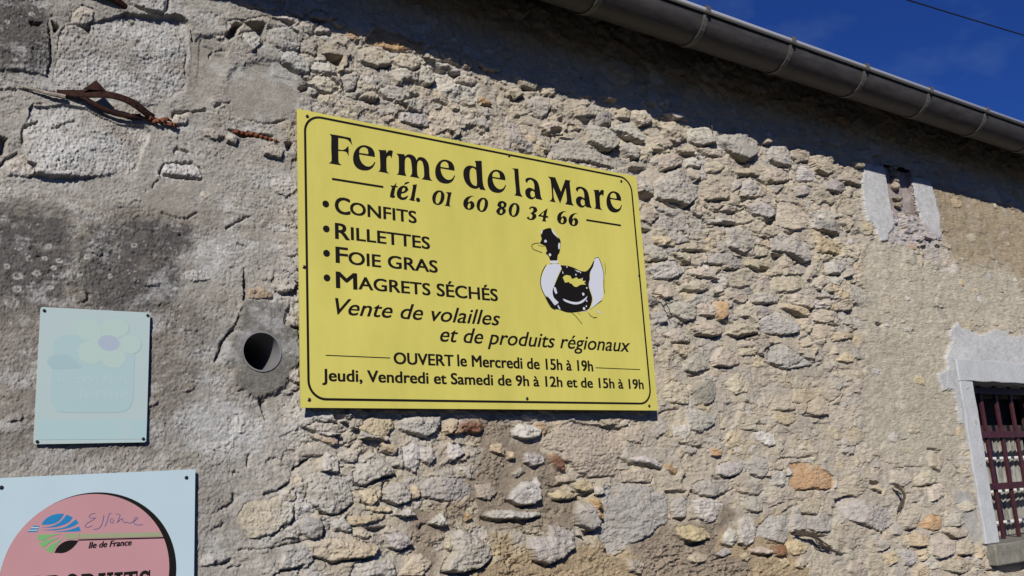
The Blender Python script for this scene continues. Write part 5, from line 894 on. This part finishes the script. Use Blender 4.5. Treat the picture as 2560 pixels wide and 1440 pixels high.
o2 = strap([(.40,-.006,2.935),(.43,-.02,2.938),(.46,-.038,2.940),(.49,-.044,2.938),(.52,-.042,2.931),(.545,-.033,2.922),(.57,-.018,2.915),(.597,-.006,2.914)],
      [.008,.014,.015,.013,.012,.012,.009,.006], .0035, M_RUST, "wall_tie")
tag(o2, "arched rusty iron tie cut by the top edge, above the grey block", "iron tie", "rusty iron ties in the wall")
b = MB(); rr = random.Random(8)
for k in range(9):
    x = .855+k*.0135; z = 2.636-k*.0008+rr.uniform(-.003, .002)
    b.tube([(x, .004, z), (x+.014, -.006-rr.uniform(0, .004), z-.001), (x+.03, .0, z-.002)], [.003, .0048, .0015], 5)
b.tube([(.84,.012,2.640),(.98,.010,2.634)], .006, 6)
o3 = b.build("rusted_bar", M_RUST_O)
tag(o3, "flaking orange rusted bar lying in a slit left of the yellow sign corner", "iron bar")

# ------------------------------------------------------------------ signs
def smooth_loop(P, closed=True):
    n = len(P); out = []
    P = [Vector(p) for p in P]
    def corner(i):
        if not closed and i in (0, n-1): return True
        a = P[i]-P[i-1]; c = P[(i+1) % n]-P[i]
        if a.length < 1e-7 or c.length < 1e-7: return True
        return a.angle(c) > 0.85
    last = n if closed else n-1
    for i in range(last):
        p1, p2 = P[i], P[(i+1) % n]
        m1 = Vector((0, 0)) if corner(i) else (p2-P[i-1])*0.5
        m2 = Vector((0, 0)) if corner((i+1) % n) else (P[(i+2) % n]-p1)*0.5
        if corner(i) and corner((i+1) % n): out.append(p1); continue
        if corner(i): m1 = (p2-p1)*1.0
        if corner((i+1) % n): m2 = (p2-p1)*1.0
        for k in range(5):
            t = k/5; t2, t3 = t*t, t*t*t
            out.append(p1*(2*t3-3*t2+1)+m1*(t3-2*t2+t)+p2*(-2*t3+3*t2)+m2*(t3-t2))
    if not closed: out.append(P[-1])
    return out

def fill_mesh(loops, y, ext=0.00012):
    """flat filled outline with holes, facing the yard"""
    cu = bpy.data.curves.new("fill", 'CURVE'); cu.dimensions = '2D'; cu.fill_mode = 'BOTH'; cu.extrude = ext
    for L_ in loops:
        sp = cu.splines.new('POLY'); sp.points.add(len(L_)-1); sp.use_cyclic_u = True
        for i, p in enumerate(L_): sp.points[i].co = (p[0], p[1], 0, 1)
    ob = bpy.data.objects.new("fill", cu)
    me = bpy.data.meshes.new_from_object(ob)
    v = [(q.co.x, y-q.co.z, q.co.y) for q in me.vertices]
    f = [tuple(p.vertices) for p in me.polygons]
    bpy.data.objects.remove(ob); bpy.data.curves.remove(cu); bpy.data.meshes.remove(me)
    return v, f

def stroke_mesh(pts, w, y):
    P = smooth_loop(pts, False); v = []; f = []
    n = len(P)
    for i, p in enumerate(P):
        d = P[min(i+1, n-1)]-P[max(i-1, 0)]
        if d.length < 1e-9: d = Vector((1, 0))
        d.normalize(); nrm = Vector((-d.y, d.x))
        ww = w/2*(1 if 0 < i < n-1 else 0.35)
        v += [(p.x+nrm.x*ww, y, p.y+nrm.y*ww), (p.x-nrm.x*ww, y, p.y-nrm.y*ww)]
    for i in range(n-1): f.append((i*2, i*2+2, i*2+3, i*2+1))
    return v, f

Q4 = 10000.0
def print_part(name, items, y, cols, parent, strokew=1.0):
    """items: (kind, colour, layer, loops) or ('s', colour, layer, width, line)"""
    mats = []; keys = []
    b = MB()
    for n_it, it in enumerate(items):
        ck = it[1]
        if ck not in keys: keys.append(ck); mats.append(cols[ck])
        m = keys.index(ck); yy = y-0.00022-0.00005*(it[2] if len(it) > 3 else 0)-0.000009*n_it
        if it[0] == 's':
            v, f = stroke_mesh(pairs(it[4], Q4), it[3]*strokew, yy-0.00003)
        else:
            loops = [pairs(l, Q4) for l in it[-1]]
            if it[0] == 'p': loops = [smooth_loop(l) for l in loops]
            v, f = fill_mesh(loops, yy)
        b.add(v, f, m)
    return b.build(name, mats, parent)

def text_part(spec, y, mat, parent, name="lettering", layer=1, label=None):
    s, x0, x1, z0, z1, h, shear, weight = spec
    x0, x1, z0, z1, h = [q/Q4 for q in (x0, x1, z0, z1, h)]
    cu = bpy.data.curves.new("txt", 'FONT'); cu.body = s; cu.size = 1.0; cu.shear = shear; cu.resolution_u = 4
    cu.extrude = 0.0; cu.fill_mode = 'BOTH'
    ob = bpy.data.objects.new("txt", cu)
    me = bpy.data.meshes.new_from_object(ob)
    cu.body = "H"; ref = bpy.data.meshes.new_from_object(ob)
    cap = max(q.co.y for q in ref.vertices)
    vx = [q.co.x for q in me.vertices]; a, c = min(vx), max(vx)
    sx = (x1-x0)/(c-a); sz = h/cap
    zb = (z0+z1)/2
    v = []; f = []
    ow = h*0.040*weight+0.00001
    for k, (ox, oz) in enumerate(((0, 0), (1, .5), (-1, -.5), (1, -.5), (-1, .5)) if weight else ((0, 0), (.0, .0))[:1]):
        n0 = len(v)
        v += [(x0+(q.co.x-a)*sx+ox*ow, y-0.00025-0.00002*k, zb+q.co.y*sz+oz*ow) for q in me.vertices]
        f += [tuple(i+n0 for i in p.vertices) for p in me.polygons]
    bpy.data.objects.remove(ob); bpy.data.curves.remove(cu)
    mb = MB(); mb.add(v, f); o = mb.build(name, mat, parent)
    if label: o['label'] = label
    return o

def screw(x, z, y, parent, r=0.0042, washer=False):
    b = MB(); n = 12
    rings = [(r, 0.0), (r, 0.0012), (r*0.7, 0.0022), (0.0001, 0.0026)]
    vv = []; ff = []
    for rr_, d in rings:
        for k in range(n):
            a = 2*math.pi*k/n; vv.append((x+rr_*math.cos(a), y-0.0003-d, z+rr_*math.sin(a)))
    for i in range(3):
        for k in range(n): ff.append((i*n+k, i*n+(k+1) % n, (i+1)*n+(k+1) % n, (i+1)*n+k))
    b.add(vv, ff)
    return b.build("screw", M_SCREW, parent)

def panel(name, loop, y, th, mface, medge, parent):
    """plate with thickness: front face at y"""
    v = []; n = len(loop)
    for p in loop: v.append((p[0], y, p[1]))
    for p in loop: v.append((p[0], y+th, p[1]))
    f = [tuple(range(n))[::-1] if False else tuple(range(n)), tuple(range(n, 2*n))[::-1]]
    m = [0, 1]
    for i in range(n): f.append((i, n+i, n+(i+1) % n, (i+1) % n)); m.append(1)
    b = MB(); b.v = v; b.f = f; b.m = m
    o = b.build(name, [mface, medge], parent)
    bm = bmesh.new(); bm.from_mesh(o.data); bmesh.ops.recalc_face_normals(bm, faces=bm.faces); bm.to_mesh(o.data); bm.free()
    return o

def rrect(x0, x1, z0, z1, r, n=8):
    P = []
    for cx, cz, a0 in ((x1-r, z1-r, 0), (x0+r, z1-r, 90), (x0+r, z0+r, 180), (x1-r, z0+r, 270)):
        for k in range(n+1):
            a = math.radians(a0+90*k/n); P.append((cx+r*math.cos(a), cz+r*math.sin(a)))
    return P

# yellow farm-shop sign
ys = empty("shop_sign", (1.456, 0.0, 2.33))
tag(ys, "large yellow panel with black rounded border, lettering and a duck", "sign")
yx0, yx1, yz0, yz1 = [q/Q4 for q in YRECT]
YY = -0.045
panel("panel", [(yx0, yz0), (yx1, yz0), (yx1, yz1), (yx0, yz1)], YY, 0.004, M_YELLOW, M_YEDGE, ys)
bx0, bx1, bz0, bz1 = [q/Q4 for q in YBORDER]
ro_ = rrect(bx0-.0034, bx1+.0034, bz0-.0034, bz1+.0034, 0.0534, 12); ri_ = rrect(bx0+.0034, bx1-.0034, bz0+.0034, bz1-.0034, 0.0466, 12)
b = MB(); v, f = fill_mesh([ro_, ri_], YY-0.0003); b.add(v, f); b.build("border_line", M_BLACK, ys)
words = ["Ferme", "de", "la", "Mare", "tél.", "01", "60", "80", "34", "66"]
wi = 0
for kind, items in YPRINT:
    o = print_part("lettering" if kind == 'word' else kind, items, YY, {0: M_BLACK}, ys)
    if kind == 'word': o['label'] = "word " + words[wi] + " in black"; wi += 1
for spec in YTEXT: text_part(spec, YY, M_BLACK, ys)
print_part("duck_picture", DUCK, YY, dict(k=M_BLACK, w=M_DWHITE, y=M_YELLOW), ys, strokew=0.00042)
for x, z in pairs(YSCREWS, Q4): screw(x, z, YY, ys, 0.0052)
b = MB()
for x, z in pairs(YSCREWS, Q4): b.tube([(x, YY+0.0045, z), (x, 0.004, z)], 0.006, 8)
b.build("spacers", M_SCREW, ys)

# white plate with the pink disc
es = empty("produce_sign", (0.44, 0.0, 1.2))
tag(es, "white plate with a pink black-edged disc reading PRODUITS, at the bottom left corner", "sign")
EY = -0.020
ex1, ez1 = [q/Q4 for q in ERECT]
panel("panel", [(0.11, 1.11), (ex1, 1.11), (ex1, ez1), (0.11, ez1-0.010)], EY, 0.004, M_WHITE, M_WEDGE, es)
pcx, pcz, pr_, bcx, bcz, br_ = [q/Q4 for q in ECIRC]
def disc(cx, cz, r, n=96): return [(cx+r*math.cos(2*math.pi*k/n), cz+r*math.sin(2*math.pi*k/n)) for k in range(n)]
b = MB(); v, f = fill_mesh([disc(bcx, bcz, br_)], EY-0.0003); b.add(v, f); b.build("black_disc_edge", M_BLACK, es)
b = MB(); v, f = fill_mesh([disc(pcx, pcz, pr_)], EY-0.0006); b.add(v, f); b.build("pink_disc", M_PINK, es)
print_part("emblem", EPRINT, EY-0.0007, dict(b=M_BLUE, w=M_WHITE, g=M_GREEN, h=M_OLIVE, k=M_BLACK, s=M_INK), es, strokew=0.00019)
for spec in ETEXT: text_part(spec, EY-0.0012, M_BLACK, es)
# slab-serif word, drawn as bars
def slab_word(x0, z0, x1, z1, h, y):
    Ls = "PRODUITS"; wd = dict(P=.95, R=1.05, O=1.1, D=1.1, U=1.05, I=.6, T=1.0, S=.9)
    tot = sum(wd[c] for c in Ls)+0.08*7; u = (x1-x0)/tot; cx = x0; b = MB(); k = [0]
    def quad(P): 
        v, f = fill_mesh([P], y-0.0004-0.00004*k[0], 0.00001); k[0] = (k[0]+1) % 6; b.add(v, f)
    def rc(a, c, p, q): quad([(a, p), (c, p), (c, q), (a, q)])
    def ring(cx_, cz_, rx, rz, tx, tz, a0=0, a1=360, n=24):
        o_, i_ = [], []
        for t in range(n+1):
            a = math.radians(a0+(a1-a0)*t/n)
            o_.append((cx_+rx*math.cos(a), cz_+rz*math.sin(a))); i_.append((cx_+(rx-tx)*math.cos(a), cz_+(rz-tz)*math.sin(a)))
        v = []; f = []
        yy = y-0.0004-0.00004*k[0]; k[0] = (k[0]+1) % 6
        for p, q in zip(o_, i_): v += [(p[0], yy, p[1]), (q[0], yy, q[1])]
        for t in range(n): f.append((2*t, 2*t+2, 2*t+3, 2*t+1))
        b.add(v, f)
    for i, c in enumerate(Ls):
        w = wd[c]*u; a = cx; e = a+w; t = (cx-x0)/(x1-x0); zt = z0+(z1-z0)*t; zb = zt-h; st = w*0.27; sl_ = h*0.13
        zm_ = (zt+zb)/2
        if c in "PRD":
            rc(a+w*.12, a+w*.12+st, zb, zt); rc(a, a+w*.5, zt-sl_, zt); rc(a, a+w*.5, zb, zb+sl_)
            if c == 'D': ring(a+w*.45, zm_, w*.52, h*.5, st, sl_, -90, 90)
            else: ring(a+w*.45, zt-h*.27, w*.45, h*.27, st, sl_, -90, 90); rc(a+w*.3, a+w*.5, zt-h*.54, zt-h*.54+sl_)
            if c == 'R': quad([(a+w*.45, zt-h*.5), (a+w*.7, zt-h*.5), (e, zb), (a+w*.72, zb)])
        elif c == 'O': ring((a+e)/2, zm_, w*.5, h*.53, st, sl_)
        elif c == 'U':
            rc(a+w*.12, a+w*.12+st, zb+h*.3, zt); rc(a+w*.72, a+w*.88, zb+h*.3, zt); rc(a, a+w*.48, zt-sl_, zt); rc(a+w*.58, e, zt-sl_, zt)
            ring(a+w*.5, zb+h*.3, w*.38, h*.32, w*.18, sl_, 180, 360)
        elif c == 'I': rc(a+w*.27, a+w*.27+w*.46, zb, zt); rc(a, e, zt-sl_, zt); rc(a, e, zb, zb+sl_)
        elif c == 'T': rc(a+w*.37, a+w*.37+st, zb, zt); rc(a, e, zt-sl_, zt); rc(a+w*.2, a+w*.8, zb, zb+sl_); rc(a, a+w*.1, zt-h*.3, zt); rc(e-w*.1, e, zt-h*.3, zt)
        else:
            ring(a+w*.5, zt-h*.27, w*.45, h*.29, w*.25, sl_*1.2, 20, 270); ring(a+w*.5, zb+h*.27, w*.47, h*.29, w*.25, sl_*1.2, -160, 90); rc(a+w*.82, a+w*.94, zt-h*.3, zt+h*.02)
        cx = e+0.08*u
    return b.build("lettering", M_BLACK, es)
px0, pz0, px1, pz1 = [q/Q4 for q in EPROD]
ow = slab_word(px0, pz0, px1, pz1, 0.05, EY-0.0008); ow['label'] = "word PRODUITS in heavy black capitals"
for x, z in pairs(ESCREWS, Q4): screw(x, z, EY, es, 0.0045)

# faded farm-welcome plate
fs = empty("faded_sign", (0.52, 0.0, 1.79))
tag(fs, "small bleached pale-blue plate with a ghostly yellow flower and four dark screws", "sign")
FY = -0.014
fc = pairs(FCORN, Q4)
def round_quad(C4, r, n=6):
    out = []
    m = len(C4)
    for i in range(m):
        p = Vector(C4[i]); a = (Vector(C4[i-1])-p).normalized(); c = (Vector(C4[(i+1) % m])-p).normalized()
        s, e_ = p+a*r, p+c*r
        for k in range(n+1):
            t = k/n; out.append(tuple(s*(1-t)**2+p*2*t*(1-t)+e_*t*t))
    return out
panel("panel", round_quad(fc, 0.006), FY, 0.002, M_FBASE, M_SASH, fs)
print_part("flower_picture", FPRINT, FY, {'1': M_F1, '2': M_F2, '3': M_F3, '4': M_F4, '5': M_F5, '6': M_F6, '7': M_F7}, fs)
for spec in FTEXT: text_part(spec, FY-0.0002, M_F7, fs)
for x, z in pairs(FSCREWS, Q4): screw(x, z, FY-0.0008, fs, 0.0036)

# ------------------------------------------------------------------ dry stems and roots in the joints
M_TWIG = material("dry_stem", (0.075, 0.055, 0.038), 0.9, noise=(200, 0.4, (0.8, 0.8, 0.8)))
TW_LABELS = ["long thin dry stem hanging down the stones right of the yellow sign's lower corner",
             "short dark stem curving down a stone just under the eave shadow",
             "tangle of dry brown roots in a joint low in the wall, right of centre",
             "dry root hanging in the joint left of the barred window"]
rr = random.Random(21)
for (kind, line), lab in zip(TWIGS, TW_LABELS):
    b = MB(); L_ = pairs(line)
    reps = 1 if kind == 0 else kind
    for q in range(reps):
        P = []
        for i, (x, z) in enumerate(L_):
            jx, jz = (0, 0) if reps == 1 else (rr.uniform(-.012, .012), rr.uniform(-.010, .010))
            P.append((x+jx, -0.022-0.004*rr.random()-0.010*math.sin(math.pi*i/(len(L_)-1)), z+jz))
        SP = []
        for i in range(len(P)-1):
            for k in range(3):
                t_ = k/3; SP.append(tuple(P[i][c]*(1-t_)+P[i+1][c]*t_+(rr.uniform(-.0015, .0015)) for c in range(3)))
        SP.append(P[-1]); n_ = len(SP)
        b.tube(SP, [0.0026*(1-0.6*i/n_) for i in range(n_)], 5)
    tag(b.build("dried_plant" if reps == 1 else "dry_roots", M_TWIG), lab, "dried plant" if reps == 1 else "roots", "dry plants growing from the wall joints")

# ------------------------------------------------------------------ overhead cable beyond the roof
(ax_, az_), (bx_, bz_) = CABLE
b = MB(); P = []
for k in range(41):
    t = -2.5+6.0*k/40
    P.append((ax_+(bx_-ax_)*t, 4.2, az_+(bz_-az_)*t+0.012*(t*t-t)))
b.tube(P, 0.011, 8)
tag(b.build("overhead_cable", M_CABLE, smooth=True), "thin black overhead cable crossing the blue sky above the gutter", "cable")
